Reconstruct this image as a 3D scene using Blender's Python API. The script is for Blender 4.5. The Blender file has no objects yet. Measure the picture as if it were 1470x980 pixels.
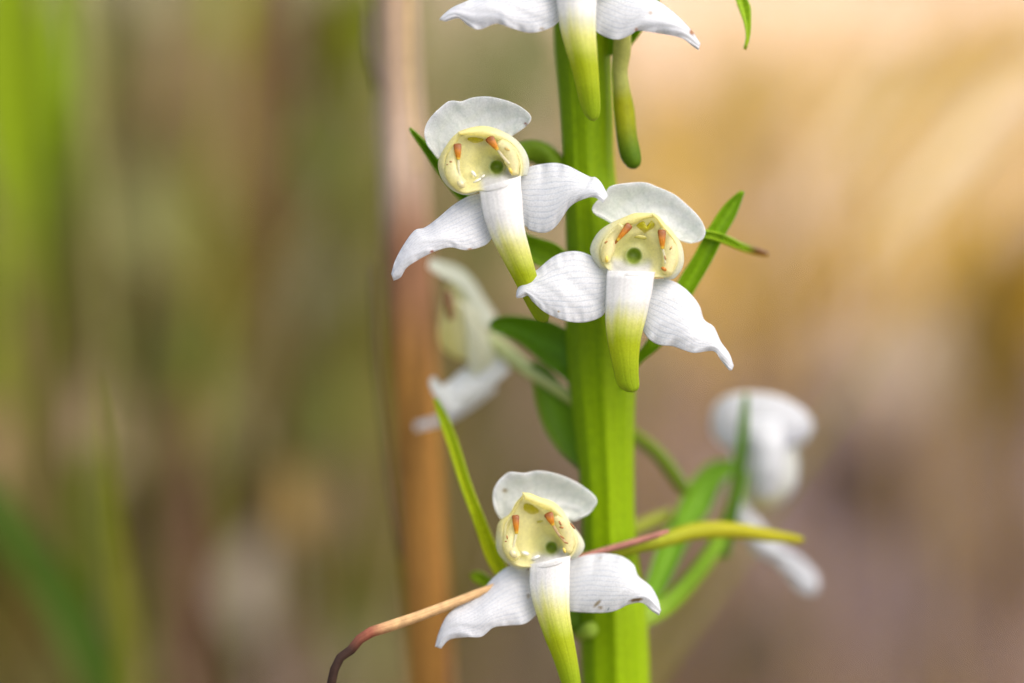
import bpy, math, random
import numpy as np
from mathutils import Vector

# ------------------------------------------------------------------ camera, sky, sun, exposure
SC = bpy.context.scene
PITCH = math.radians(9.0)          # the camera looks a little down
CAM_H = 0.30                       # metres above the ground
FOCUS = 0.32667                    # metres to the sharp flowers
MM = 0.08                          # millimetres per photo pixel at the focus distance
cam_d = bpy.data.cameras.new('camera')
cam_d.sensor_width = 36.0
cam_d.lens = 100.0
cam_d.clip_start = 0.01
cam_d.clip_end = 500.0
cam_d.dof.use_dof = True
cam_d.dof.focus_distance = FOCUS + 0.0005
cam_d.dof.aperture_fstop = 3.4
cam_d.dof.aperture_blades = 0
cam = bpy.data.objects.new('camera', cam_d)
SC.collection.objects.link(cam)
cam.location = (0, 0, CAM_H)
cam.rotation_euler = (math.pi / 2 - PITCH, 0, 0)
SC.camera = cam

SUN_EL, SUN_AZ = math.radians(55), math.radians(130)   # azimuth clockwise from +Y (the way the camera looks)
world = bpy.data.worlds.new('World')
SC.world = world
world.use_nodes = True
wn = world.node_tree.nodes
sky = wn.new('ShaderNodeTexSky')
sky.sky_type = 'NISHITA'
sky.sun_disc = False
sky.sun_elevation = SUN_EL
sky.sun_rotation = SUN_AZ
sky.dust_density = 4.0
sky.air_density = 0.7
wn['Background'].inputs['Strength'].default_value = 0.12
world.node_tree.links.new(sky.outputs['Color'], wn['Background'].inputs['Color'])
sun_d = bpy.data.lights.new('sun', 'SUN')
sun_d.energy = 1.5
sun_d.angle = math.radians(90)
sun_d.color = (1.0, 0.93, 0.82)
sun = bpy.data.objects.new('sun', sun_d)
SC.collection.objects.link(sun)
sdir = Vector((math.sin(SUN_AZ) * math.cos(SUN_EL), math.cos(SUN_AZ) * math.cos(SUN_EL), math.sin(SUN_EL)))
sun.rotation_euler = sdir.to_track_quat('Z', 'Y').to_euler()
sun.location = (0.5, -0.5, 2)
SC.view_settings.view_transform = 'Standard'
SC.view_settings.look = 'None'
SC.view_settings.gamma = 1.0
SC.view_settings.exposure = 1.22
SC.view_settings.use_curve_mapping = False
SC.render.engine = 'CYCLES'
SC.cycles.max_bounces = 6
SC.cycles.transmission_bounces = 6
SC.cycles.use_denoising = True

# ------------------------------------------------------------------ helpers
RNG = np.random.default_rng(11)
random.seed(11)
FWD = np.array([0, math.cos(PITCH), -math.sin(PITCH)])
UP = np.array([0, math.sin(PITCH), math.cos(PITCH)])
RIGHT = np.array([1.0, 0, 0])
CAM = np.array([0, 0, CAM_H])

def V(px, py, w):
    """A place seen at (px, py) of the photograph, w millimetres beyond the focus plane, as a world point."""
    px, py, w = np.asarray(px, float), np.asarray(py, float), np.asarray(w, float)
    d = FOCUS + w / 1000.0
    u = (px - 735.0) * MM / 1000.0 * d / FOCUS
    v = (490.0 - py) * MM / 1000.0 * d / FOCUS
    return CAM + u[..., None] * RIGHT + v[..., None] * UP + d[..., None] * FWD

def smooth_noise(x, seed, octaves=2):
    r = np.random.default_rng(seed)
    y = np.zeros_like(x, float)
    for k in range(octaves):
        for f in (1.0, 1.7, 2.9):
            y += np.sin(x * f * 2 ** k * 6.283 + r.uniform(0, 6.283)) * r.uniform(0.3, 1.0) / 2 ** k
    return y / 2.5

def spline(pts, n):
    """Points along a smooth curve through pts, evenly spaced by length."""
    P = np.asarray(pts, float)
    if len(P) == 2:
        return P[0] + (P[1] - P[0]) * np.linspace(0, 1, n)[:, None]
    E = np.vstack([2 * P[0] - P[1], P, 2 * P[-1] - P[-2]])
    out = []
    for i in range(1, len(E) - 2):
        p0, p1, p2, p3 = E[i - 1], E[i], E[i + 1], E[i + 2]
        t = np.linspace(0, 1, 12, endpoint=False)[:, None]
        out.append(0.5 * (2 * p1 + (p2 - p0) * t + (2 * p0 - 5 * p1 + 4 * p2 - p3) * t ** 2 + (3 * p1 - p0 - 3 * p2 + p3) * t ** 3))
    out.append(P[-1:])
    Q = np.vstack(out)
    L = np.concatenate([[0], np.cumsum(np.linalg.norm(np.diff(Q[:, :2], axis=0), axis=1) + 1e-9)])
    s = np.linspace(0, L[-1], n)
    return np.stack([np.interp(s, L, Q[:, k]) for k in range(Q.shape[1])], 1)

def link(name, verts, faces, mat, parent=None, col=None, uv=None, origin=None, smooth=True):
    """One mesh object; its vertices are given in world metres."""
    o0 = np.array(origin if origin is not None else (parent['_o'] if parent is not None else (0, 0, 0)), float)
    me = bpy.data.meshes.new(name)
    me.from_pydata((np.asarray(verts) - o0).tolist(), [], faces)
    if smooth:
        me.polygons.foreach_set('use_smooth', [True] * len(me.polygons))
    if col is not None:
        a = me.color_attributes.new('Col', 'FLOAT_COLOR', 'POINT')
        a.data.foreach_set('color', np.hstack([col, np.ones((len(col), 1))]).astype(np.float32).ravel())
    if uv is not None:
        ul = me.uv_layers.new(name='UVMap')
        li = np.empty(len(me.loops), np.int32)
        me.loops.foreach_get('vertex_index', li)
        ul.data.foreach_set('uv', np.asarray(uv)[li].astype(np.float32).ravel())
    me.materials.append(mat)
    me.update()
    ob = bpy.data.objects.new(name, me)
    SC.collection.objects.link(ob)
    ob['_o'] = tuple(o0)
    if parent is not None:
        ob.parent = parent
        ob.location = tuple(o0 - np.array(parent['_o']))
    else:
        ob.location = tuple(o0)
    return ob

def empty(name, loc, parent=None, **props):
    ob = bpy.data.objects.new(name, None)
    ob.empty_display_size = 0.005
    SC.collection.objects.link(ob)
    ob['_o'] = tuple(float(c) for c in loc)
    if parent is not None:
        ob.parent = parent
        ob.location = tuple(np.array(loc) - np.array(parent['_o']))
    else:
        ob.location = tuple(loc)
    for k, v in props.items():
        ob[k] = v
    return ob

def tag(ob, label, category=None, group=None, kind=None):
    ob['label'] = label
    if category: ob['category'] = category
    if group: ob['group'] = group
    if kind: ob['kind'] = kind
    return ob

def mixc(a, b, f):
    f = np.clip(np.asarray(f, float), 0, 1)[..., None]
    return np.asarray(a) * (1 - f) + np.asarray(b) * f

def sstep(a, b, x):
    t = np.clip((np.asarray(x, float) - a) / (b - a), 0, 1)
    return t * t * (3 - 2 * t)

def patch(name, A, B, mat, parent, wA, wB, w0=0.0, bulge=0.0, n=64, m=28, thick=0.28, col=None, spots=(), swap=False, open_top=False,
          ruffle=0.0, seed=1, curl=0.0):
    """A thin curved leaf or petal between two edges A and B (photo pixels), with depths wA, wB in mm and a real thickness."""
    a, b = spline(A, n), spline(B, n)
    s = np.linspace(0, 1, n)
    za = np.interp(s, np.linspace(0, 1, len(wA)), wA)
    zb = np.interp(s, np.linspace(0, 1, len(wB)), wB)
    t = np.linspace(0, 1, m)
    S, T = np.meshgrid(s, t, indexing='ij')
    PX = a[:, None, 0] * (1 - T) + b[:, None, 0] * T
    PY = a[:, None, 1] * (1 - T) + b[:, None, 1] * T
    prof = np.sin(np.pi * np.clip(S, 0, 1)) ** 0.6 * 0.8 + 0.2
    if open_top:                                      # keeps its full arch at the upper end
        prof = np.cos(np.pi / 2 * np.clip(S, 0, 1)) ** 0.6 * 0.8 + 0.2
        w0 = w0 + 0.3 * (1 - sstep(0.0, 0.055, S))
    W = za[:, None] * (1 - T) + zb[:, None] * T + bulge * 4 * T * (1 - T) * prof + w0
    if ruffle:
        edge = np.abs(2 * T - 1) ** 3
        W = W + ruffle * (edge * smooth_noise(S * 2.2 + (T > .5) * 3.1, seed) + 0.35 * smooth_noise(S * 1.3 + T * 0.8, seed + 5))
    if curl:
        W = W + curl * S ** 3
    X = V(PX, PY, W)
    du = np.gradient(X, axis=0); dv = np.gradient(X, axis=1)
    N = np.cross(du, dv)
    N /= np.linalg.norm(N, axis=2, keepdims=True) + 1e-15
    flip = np.sign((N * FWD).sum(2).mean()) or 1.0
    N *= flip                                         # N points away from the camera
    ed = np.minimum(1, np.minimum(T, 1 - T) * 7) ** 0.5 * np.minimum(1, np.minimum(S + 0.04, 1.0 - S) * 9 + 0.03) ** 0.5
    Y = X + N * (thick / 1000.0 * (0.25 + 0.75 * ed))[..., None]
    idx = np.arange(n * m).reshape(n, m)
    F = []
    for i in range(n - 1):
        for j in range(m - 1):
            q = (idx[i, j], idx[i + 1, j], idx[i + 1, j + 1], idx[i, j + 1])
            F.append(q if flip < 0 else q[::-1])
            q2 = tuple(k + n * m for k in q)
            F.append(q2[::-1] if flip < 0 else q2)
    ring = list(idx[:, 0]) + list(idx[-1, 1:]) + list(idx[-2::-1, -1]) + list(idx[0, -2:0:-1])
    for k in range(len(ring)):
        p, q = ring[k], ring[(k + 1) % len(ring)]
        F.append((p, p + n * m, q + n * m, q) if flip < 0 else (q, q + n * m, p + n * m, p))
    F = [tuple(int(k) for k in f) for f in F]
    C = col(S, T, PX, PY) if callable(col) else np.broadcast_to(np.asarray(col if col is not None else (.8, .8, .8), float), S.shape + (3,))
    C = np.array(C, float)
    for (sx, sy, r, asp, ang, sc) in spots:
        dx, dy = PX - sx, PY - sy
        ca, sa = math.cos(ang), math.sin(ang)
        d = np.hypot((dx * ca + dy * sa) / asp, -dx * sa + dy * ca)
        C = mixc(C, sc, 1 - sstep(r * 0.5, r * 1.2, d + 0.3 * r * smooth_noise(PX * 0.08 + PY * 0.05, 3)))
    C = np.concatenate([C.reshape(-1, 3)] * 2)
    uv = np.stack([T, S] if swap else [S, T], 2).reshape(-1, 2)
    return link(name, np.concatenate([X.reshape(-1, 3), Y.reshape(-1, 3)]), F, mat, parent, C, np.concatenate([uv, uv]))

def tube(name, pts, mat, parent, n=40, k=14, col=(.3, .4, .05), flat=1.0, ribs=None, w0=0.0, origin=None, capr=0.35, world_pts=False):
    """A round, tapering stalk through (px, py, w, radius in photo pixels); flat squeezes it in depth. col may be a function of s and angle."""
    P = spline(pts, n)
    if world_pts:
        X = P[:, :3]; R = P[:, 3]
    else:
        X = V(P[:, 0], P[:, 1], P[:, 2] + w0); R = P[:, 3] * MM / 1000.0
    tg = np.gradient(X, axis=0)
    tg /= np.linalg.norm(tg, axis=1, keepdims=True) + 1e-12
    side = np.cross(tg, FWD); side /= np.linalg.norm(side, axis=1, keepdims=True) + 1e-9
    dep = np.cross(side, tg)
    th = np.linspace(0, 2 * np.pi, k, endpoint=False)
    s = np.linspace(0, 1, n)
    S, TH = np.meshgrid(s, th, indexing='ij')
    RR = np.broadcast_to(R[:, None], S.shape).copy()
    if ribs is not None:
        RR *= ribs(S, TH)
    G = X[:, None] + side[:, None] * (RR * np.cos(TH))[..., None] + dep[:, None] * (RR * np.sin(TH) * flat)[..., None]
    caps = np.stack([X[0] - tg[0] * R[0] * capr, X[-1] + tg[-1] * R[-1] * capr])
    idx = np.arange(n * k).reshape(n, k)
    F = []
    for i in range(n - 1):
        for j in range(k):
            F.append((int(idx[i, j]), int(idx[i, (j + 1) % k]), int(idx[i + 1, (j + 1) % k]), int(idx[i + 1, j])))
    for j in range(k):
        F.append((n * k, int(idx[0, (j + 1) % k]), int(idx[0, j])))
        F.append((n * k + 1, int(idx[-1, j]), int(idx[-1, (j + 1) % k])))
    C = col(S, TH) if callable(col) else np.broadcast_to(np.asarray(col, float), S.shape + (3,))
    C = np.array(C, float).reshape(-1, 3)
    C = np.concatenate([C, C[:1], C[-1:]])
    uv = np.stack([S, TH / 6.2832], 2).reshape(-1, 2)
    uv = np.concatenate([uv, uv[:1], uv[-1:]])
    return link(name, np.concatenate([G.reshape(-1, 3), caps]), F, mat, parent, C, uv, origin=origin)

# ------------------------------------------------------------------ materials
def mat_base(name):
    m = bpy.data.materials.new(name)
    m.use_nodes = True
    nt = m.node_tree
    nt.nodes.clear()
    out = nt.nodes.new('ShaderNodeOutputMaterial')
    return m, nt, out

def node(nt, typ, **kw):
    nd = nt.nodes.new(typ)
    for k, v in kw.items():
        if hasattr(nd, k) and k not in nd.inputs:
            setattr(nd, k, v)
        else:
            nd.inputs[k].default_value = v
    return nd

def tissue(name, rough=0.5, translucent=0.3, vein=(3, 60), vein_amt=0.12, vein_tint=(0.6, 0.68, 0.75), bump=0.3, cells=5200.0, cell_amt=0.06,
           coat=0.0, tr_tint=(1, 1, 1), bump_d=0.0002, spec=0.4, lines=0.0):
    """Plant tissue: colour from the piece's own pigment layer, streaked veins along the piece, cell relief, light passing through."""
    m, nt, out = mat_base(name)
    L = nt.links.new
    at = node(nt, 'ShaderNodeAttribute', attribute_name='Col')
    uv = node(nt, 'ShaderNodeUVMap')
    mp = node(nt, 'ShaderNodeMapping'); mp.inputs['Scale'].default_value = (vein[0], vein[1], 1)
    L(uv.outputs[0], mp.inputs['Vector'])
    n1 = node(nt, 'ShaderNodeTexNoise', Scale=1.0, Detail=3.0, Roughness=0.6, Distortion=0.35)
    L(mp.outputs[0], n1.inputs['Vector'])
    r1 = node(nt, 'ShaderNodeMapRange'); r1.inputs['From Min'].default_value = 0.5; r1.inputs['From Max'].default_value = 0.72
    L(n1.outputs['Fac'], r1.inputs['Value'])
    vein_out, height_out = r1.outputs[0], n1.outputs['Fac']
    if lines:
        wv = node(nt, 'ShaderNodeTexWave', wave_type='BANDS', bands_direction='Y', Scale=lines / 3.183, Distortion=2.6, Detail=2.0)
        wv.inputs['Detail Scale'].default_value = 1.6
        L(uv.outputs[0], wv.inputs['Vector'])
        rl = node(nt, 'ShaderNodeMapRange'); rl.inputs['From Min'].default_value = 0.70; rl.inputs['From Max'].default_value = 1.0
        L(wv.outputs['Fac'], rl.inputs['Value'])
        nk = node(nt, 'ShaderNodeMath', operation='MULTIPLY'); nk.inputs[1].default_value = 1.5; L(n1.outputs['Fac'], nk.inputs[0])
        mm = node(nt, 'ShaderNodeMath', operation='MULTIPLY'); L(rl.outputs[0], mm.inputs[0]); L(nk.outputs[0], mm.inputs[1])
        m2 = node(nt, 'ShaderNodeMath', operation='MULTIPLY_ADD'); m2.inputs[1].default_value = 0.30
        L(r1.outputs[0], m2.inputs[0]); L(mm.outputs[0], m2.inputs[2])
        hh = node(nt, 'ShaderNodeMath', operation='SUBTRACT'); L(n1.outputs['Fac'], hh.inputs[0]); L(mm.outputs[0], hh.inputs[1])
        vein_out, height_out = m2.outputs[0], hh.outputs[0]
    tc = node(nt, 'ShaderNodeTexCoord')
    vo = node(nt, 'ShaderNodeTexNoise', Scale=cells, Detail=2.0, Roughness=0.7)
    L(tc.outputs['Object'], vo.inputs['Vector'])
    mulv = node(nt, 'ShaderNodeMath', operation='MULTIPLY'); mulv.inputs[1].default_value = vein_amt
    L(vein_out, mulv.inputs[0])
    tint = node(nt, 'ShaderNodeMix', data_type='RGBA', blend_type='MULTIPLY')
    L(mulv.outputs[0], tint.inputs['Factor']); L(at.outputs['Color'], tint.inputs['A'])
    tint.inputs['B'].default_value = (*vein_tint, 1)
    cr = node(nt, 'ShaderNodeMapRange'); cr.inputs['From Min'].default_value = 0.3; cr.inputs['From Max'].default_value = 0.7
    cr.inputs['To Min'].default_value = 1 - cell_amt * 2; cr.inputs['To Max'].default_value = 1 + cell_amt
    L(vo.outputs['Fac'], cr.inputs['Value'])
    c2 = node(nt, 'ShaderNodeVectorMath', operation='MULTIPLY')
    L(tint.outputs['Result'], c2.inputs[0]); L(cr.outputs[0], c2.inputs[1])
    add = node(nt, 'ShaderNodeMath', operation='ADD')
    sub = node(nt, 'ShaderNodeMath', operation='MULTIPLY'); sub.inputs[1].default_value = 0.5
    L(vo.outputs['Fac'], sub.inputs[0]); L(height_out, add.inputs[0]); L(sub.outputs[0], add.inputs[1])
    bp = node(nt, 'ShaderNodeBump', Strength=bump, Distance=bump_d)
    L(add.outputs[0], bp.inputs['Height'])
    pb = node(nt, 'ShaderNodeBsdfPrincipled', Roughness=rough)
    pb.inputs['Specular IOR Level'].default_value = spec
    pb.inputs['Coat Weight'].default_value = coat
    pb.inputs['Coat Roughness'].default_value = 0.12
    L(c2.outputs[0], pb.inputs['Base Color']); L(bp.outputs[0], pb.inputs['Normal'])
    tr = node(nt, 'ShaderNodeBsdfTranslucent')
    tt = node(nt, 'ShaderNodeVectorMath', operation='MULTIPLY'); tt.inputs[1].default_value = tr_tint
    L(c2.outputs[0], tt.inputs[0]); L(tt.outputs[0], tr.inputs['Color']); L(bp.outputs[0], tr.inputs['Normal'])
    mx = node(nt, 'ShaderNodeMixShader'); mx.inputs[0].default_value = translucent
    L(pb.outputs[0], mx.inputs[1]); L(tr.outputs[0], mx.inputs[2]); L(mx.outputs[0], out.inputs['Surface'])
    return m

M_PETAL = tissue('white_petal', rough=0.36, translucent=0.50, vein=(1.2, 20), vein_amt=0.60, vein_tint=(0.72, 0.77, 0.84), bump=0.13, bump_d=0.00012, cells=5200, cell_amt=0.07, spec=0.45, lines=12.0)
M_DORSAL = tissue('white_hood_sepal', rough=0.36, translucent=0.60, vein=(1.2, 16), vein_amt=0.40, vein_tint=(0.78, 0.83, 0.82), bump=0.13, bump_d=0.00012, cells=5200, cell_amt=0.08, spec=0.45, lines=10.0)
M_LIP = tissue('flower_lip', rough=0.4, translucent=0.36, vein=(1.2, 9), vein_amt=0.13, vein_tint=(0.76, 0.80, 0.70), bump=0.2, bump_d=0.00012, cells=4200, cell_amt=0.06, lines=4.0)
M_THROAT = tissue('waxy_throat', rough=0.24, translucent=0.62, vein=(4, 8), vein_amt=0.10, vein_tint=(0.8, 0.8, 0.6), bump=0.25, bump_d=0.0001, cells=3000, cell_amt=0.05, coat=0.25)
M_WET = tissue('wet_stigma', rough=0.12, translucent=0.35, vein=(2, 4), vein_amt=0.05, bump=0.2, bump_d=0.0001, cells=1500, cell_amt=0.02, coat=1.0, spec=0.7)
M_POLLEN = tissue('pollinium', rough=0.35, translucent=0.12, vein=(1.2, 9), vein_amt=0.6, vein_tint=(0.5, 0.28, 0.15), bump=0.5, bump_d=0.0001, cells=4000, cell_amt=0.1)
M_STEM = tissue('green_stem', rough=0.5, translucent=0.38, vein=(2.5, 30), vein_amt=0.42, vein_tint=(0.70, 0.82, 0.5), bump=0.3, bump_d=0.00015, cells=1500, cell_amt=0.06, spec=0.18)
M_LEAF = tissue('green_bract', rough=0.45, translucent=0.48, vein=(1.5, 16), vein_amt=0.35, vein_tint=(0.7, 0.8, 0.5), bump=0.4, bump_d=0.00012, cells=2500, cell_amt=0.10, spec=0.25)
M_DRY = tissue('dry_stalk', rough=0.65, translucent=0.08, vein=(3.0, 22), vein_amt=0.45, vein_tint=(0.66, 0.52, 0.4), bump=0.5, bump_d=0.0002, cells=900, cell_amt=0.12, spec=0.2)
M_BLADE = tissue('meadow_blade', rough=0.5, translucent=0.35, vein=(1.5, 7), vein_amt=0.25, vein_tint=(0.75, 0.8, 0.6), bump=0.2, bump_d=0.0003, cells=300, cell_amt=0.08, spec=0.3)

# ------------------------------------------------------------------ the setting: ground, litter, meadow
def ground_material():
    m, nt, out = mat_base('meadow_floor')
    L = nt.links.new
    tc = node(nt, 'ShaderNodeTexCoord')
    def noise(scale, detail=4.0):
        nd = node(nt, 'ShaderNodeTexNoise', Scale=scale, Detail=detail, Roughness=0.6)
        L(tc.outputs['Object'], nd.inputs['Vector'])
        return nd
    def ramp(src, stops):
        r = node(nt, 'ShaderNodeValToRGB')
        e = r.color_ramp.elements
        e[0].position, e[0].color = stops[0][0], (*stops[0][1], 1)
        e[1].position, e[1].color = stops[1][0], (*stops[1][1], 1)
        for p, c in stops[2:]:
            x = e.new(p); x.color = (*c, 1)
        L(src, r.inputs['Fac'])
        return r
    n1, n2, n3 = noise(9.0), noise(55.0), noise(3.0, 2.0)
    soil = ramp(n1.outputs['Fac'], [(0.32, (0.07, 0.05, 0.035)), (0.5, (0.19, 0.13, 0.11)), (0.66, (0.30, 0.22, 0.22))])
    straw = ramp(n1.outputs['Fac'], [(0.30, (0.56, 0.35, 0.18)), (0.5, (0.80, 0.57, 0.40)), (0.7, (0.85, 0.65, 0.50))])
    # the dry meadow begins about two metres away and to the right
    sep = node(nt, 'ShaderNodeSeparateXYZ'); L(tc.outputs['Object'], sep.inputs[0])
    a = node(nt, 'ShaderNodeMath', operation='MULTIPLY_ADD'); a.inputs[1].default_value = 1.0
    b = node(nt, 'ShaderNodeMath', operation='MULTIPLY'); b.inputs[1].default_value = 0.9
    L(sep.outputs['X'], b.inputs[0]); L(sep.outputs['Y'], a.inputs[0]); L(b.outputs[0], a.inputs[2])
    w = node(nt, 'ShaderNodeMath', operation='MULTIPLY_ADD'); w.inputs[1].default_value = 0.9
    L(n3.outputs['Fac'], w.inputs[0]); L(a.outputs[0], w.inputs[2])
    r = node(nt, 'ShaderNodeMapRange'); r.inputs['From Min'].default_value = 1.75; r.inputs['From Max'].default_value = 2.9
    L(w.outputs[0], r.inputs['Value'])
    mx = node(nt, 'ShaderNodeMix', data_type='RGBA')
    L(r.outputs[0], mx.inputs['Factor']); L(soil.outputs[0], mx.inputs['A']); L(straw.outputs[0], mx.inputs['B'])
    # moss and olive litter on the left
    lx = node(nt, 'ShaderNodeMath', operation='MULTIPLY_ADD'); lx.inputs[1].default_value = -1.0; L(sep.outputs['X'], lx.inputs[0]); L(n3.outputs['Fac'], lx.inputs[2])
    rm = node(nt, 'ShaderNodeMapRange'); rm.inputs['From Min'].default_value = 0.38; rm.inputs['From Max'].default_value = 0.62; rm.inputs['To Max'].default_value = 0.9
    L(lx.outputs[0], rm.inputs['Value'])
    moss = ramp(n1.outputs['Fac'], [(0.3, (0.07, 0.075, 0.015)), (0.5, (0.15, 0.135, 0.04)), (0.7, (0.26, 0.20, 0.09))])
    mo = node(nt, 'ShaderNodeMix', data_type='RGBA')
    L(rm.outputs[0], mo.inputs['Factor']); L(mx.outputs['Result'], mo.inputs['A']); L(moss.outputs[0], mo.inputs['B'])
    mx = mo
    bp = node(nt, 'ShaderNodeBump', Strength=0.7, Distance=0.01); L(n2.outputs['Fac'], bp.inputs['Height'])
    pb = node(nt, 'ShaderNodeBsdfPrincipled', Roughness=0.9)
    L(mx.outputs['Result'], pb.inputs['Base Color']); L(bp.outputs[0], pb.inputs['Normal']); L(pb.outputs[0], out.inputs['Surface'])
    return m

def make_ground():
    xs = np.concatenate([[-80, -30, -12, -5], np.linspace(-2.5, 2.5, 61), [5, 12, 30, 80]])
    ys = np.concatenate([[-60, -20, -6, -2], np.linspace(-0.8, 7, 80), [10, 18, 40, 120]])
    X, Y = np.meshgrid(xs, ys, indexing='ij')
    near = np.exp(-((X / 4) ** 2 + ((Y - 2) / 5) ** 2))
    Z = -0.012 + 0.018 * near * (np.sin(X * 5 + 1) * np.cos(Y * 4.1) + 0.5 * np.sin(X * 13 + Y * 9)) - 0.02 * near
    n, m = X.shape
    F = [(i * m + j, (i + 1) * m + j, (i + 1) * m + j + 1, i * m + j + 1) for i in range(n - 1) for j in range(m - 1)]
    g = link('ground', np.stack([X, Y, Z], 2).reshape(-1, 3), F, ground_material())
    g['kind'] = 'structure'
    g['label'] = 'brown leaf-littered ground turning to pale dry meadow'
make_ground()

def blades(name, specs, label, category):
    """Many grass blades as one mass: each spec = base(x,y), height, lean(dx,dy), width, colour."""
    VV, FF, CC, UU = [], [], [], []
    n = 6
    s = np.linspace(0, 1, n)
    for (bx, by, h, lx, ly, wd, c, droop) in specs:
        o = len(VV) * (3 * n)
        cx = bx + lx * s ** 1.7; cy = by + ly * s ** 1.7; cz = -0.03 + (h + 0.03) * (s - droop * s ** 3)
        wv = wd * (1 - s ** 2.2) * 0.5 + 0.0002
        an = random.uniform(-0.7, 0.7)
        ex, ey = math.cos(an), math.sin(an)
        pl = np.stack([np.stack([cx - ex * wv, cy - ey * wv, cz], 1), np.stack([cx + ey * wv * .4, cy - ex * wv * .4, cz], 1), np.stack([cx + ex * wv, cy + ey * wv, cz], 1)], 1)
        VV.append(pl.reshape(-1, 3))
        for i in range(n - 1):
            for j in range(2):
                a = o + i * 3 + j
                FF.append((a, a + 1, a + 4, a + 3))
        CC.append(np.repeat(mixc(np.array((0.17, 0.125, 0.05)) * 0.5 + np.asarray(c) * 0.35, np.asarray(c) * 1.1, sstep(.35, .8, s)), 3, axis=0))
        UU.append(np.stack([np.repeat(s, 3), np.tile([0, .5, 1], n) + bx * 7], 1))
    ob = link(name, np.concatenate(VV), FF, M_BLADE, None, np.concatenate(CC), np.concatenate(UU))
    return tag(ob, label, category, kind='stuff')

def at_px(px, d):
    return (px - 735.0) * MM / 1000.0 * d / FOCUS

def scatter(k, pxr, dr, hr, cols, wr=(.002, .005), lean=.05, droop=(0, .25)):
    out = []
    for _ in range(k):
        d = random.uniform(*dr); px = random.uniform(*pxr)
        c = np.array(random.choice(cols)) * random.uniform(.75, 1.2)
        out.append((at_px(px, d), d, random.uniform(*hr), random.gauss(0, lean), random.gauss(0, lean), random.uniform(*wr), c, random.uniform(*droop)))
    return out

OLIVE = [(0.24, 0.24, 0.03), (0.28, 0.23, 0.05), (0.19, 0.21, 0.02), (0.30, 0.23, 0.08)]
BRIGHT = [(0.26, 0.36, 0.006), (0.20, 0.30, 0.004), (0.26, 0.30, 0.02)]
STRAW = [(0.70, 0.48, 0.16), (0.78, 0.56, 0.24), (0.62, 0.40, 0.09), (0.74, 0.52, 0.32)]
BROWNS = [(0.20, 0.13, 0.05), (0.25, 0.16, 0.08), (0.16, 0.105, 0.03)]
TAN = [(0.34, 0.23, 0.11), (0.30, 0.20, 0.08), (0.38, 0.25, 0.14)]
DKB = [(0.11, 0.065, 0.02), (0.14, 0.09, 0.03)]
zones = [(-260, 60, BRIGHT + OLIVE, 50), (60, 110, BRIGHT + OLIVE + OLIVE, 36), (110, 170, [(0.36, 0.36, 0.10), (0.26, 0.26, 0.06)] + OLIVE, 36), (170, 270, OLIVE + OLIVE + BROWNS, 60), (270, 350, TAN + OLIVE, 50),
         (350, 410, DKB + BROWNS, 40), (410, 560, OLIVE + OLIVE + BROWNS + TAN[:1], 80)]
sp = []
for (p0, p1, cc, k) in zones:
    sp += scatter(int(k * .55), (p0, p1), (.52, .95), (.14, .36), cc, wr=(.004, .010), lean=.035)
    sp += scatter(k * 2, (p0 - 60, p1 + 60), (.8, 1.6), (.05, .28), OLIVE + BROWNS + cc, lean=.05)
sp += scatter(110, (560, 800), (1.3, 3.2), (.08, .30), [(0.17, 0.21, 0.07), (0.20, 0.20, 0.08)], lean=.05)
MIX = [(0.40, 0.36, 0.13), (0.16, 0.17, 0.01), (0.32, 0.22, 0.09), (0.24, 0.29, 0.01), (0.42, 0.31, 0.19), (0.14, 0.10, 0.02), (0.30, 0.31, 0.03), (0.34, 0.36, 0.10)]
sp += scatter(40, (-120, 545), (.42, .58), (.10, .34), MIX, wr=(.003, .008), lean=.06)
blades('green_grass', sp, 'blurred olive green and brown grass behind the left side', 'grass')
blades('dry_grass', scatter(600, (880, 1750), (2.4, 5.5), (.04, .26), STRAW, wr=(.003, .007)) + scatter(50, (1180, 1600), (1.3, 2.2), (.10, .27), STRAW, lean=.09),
       'blurred golden straw grass in the bright field behind the right side', 'dry grass')

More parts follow.
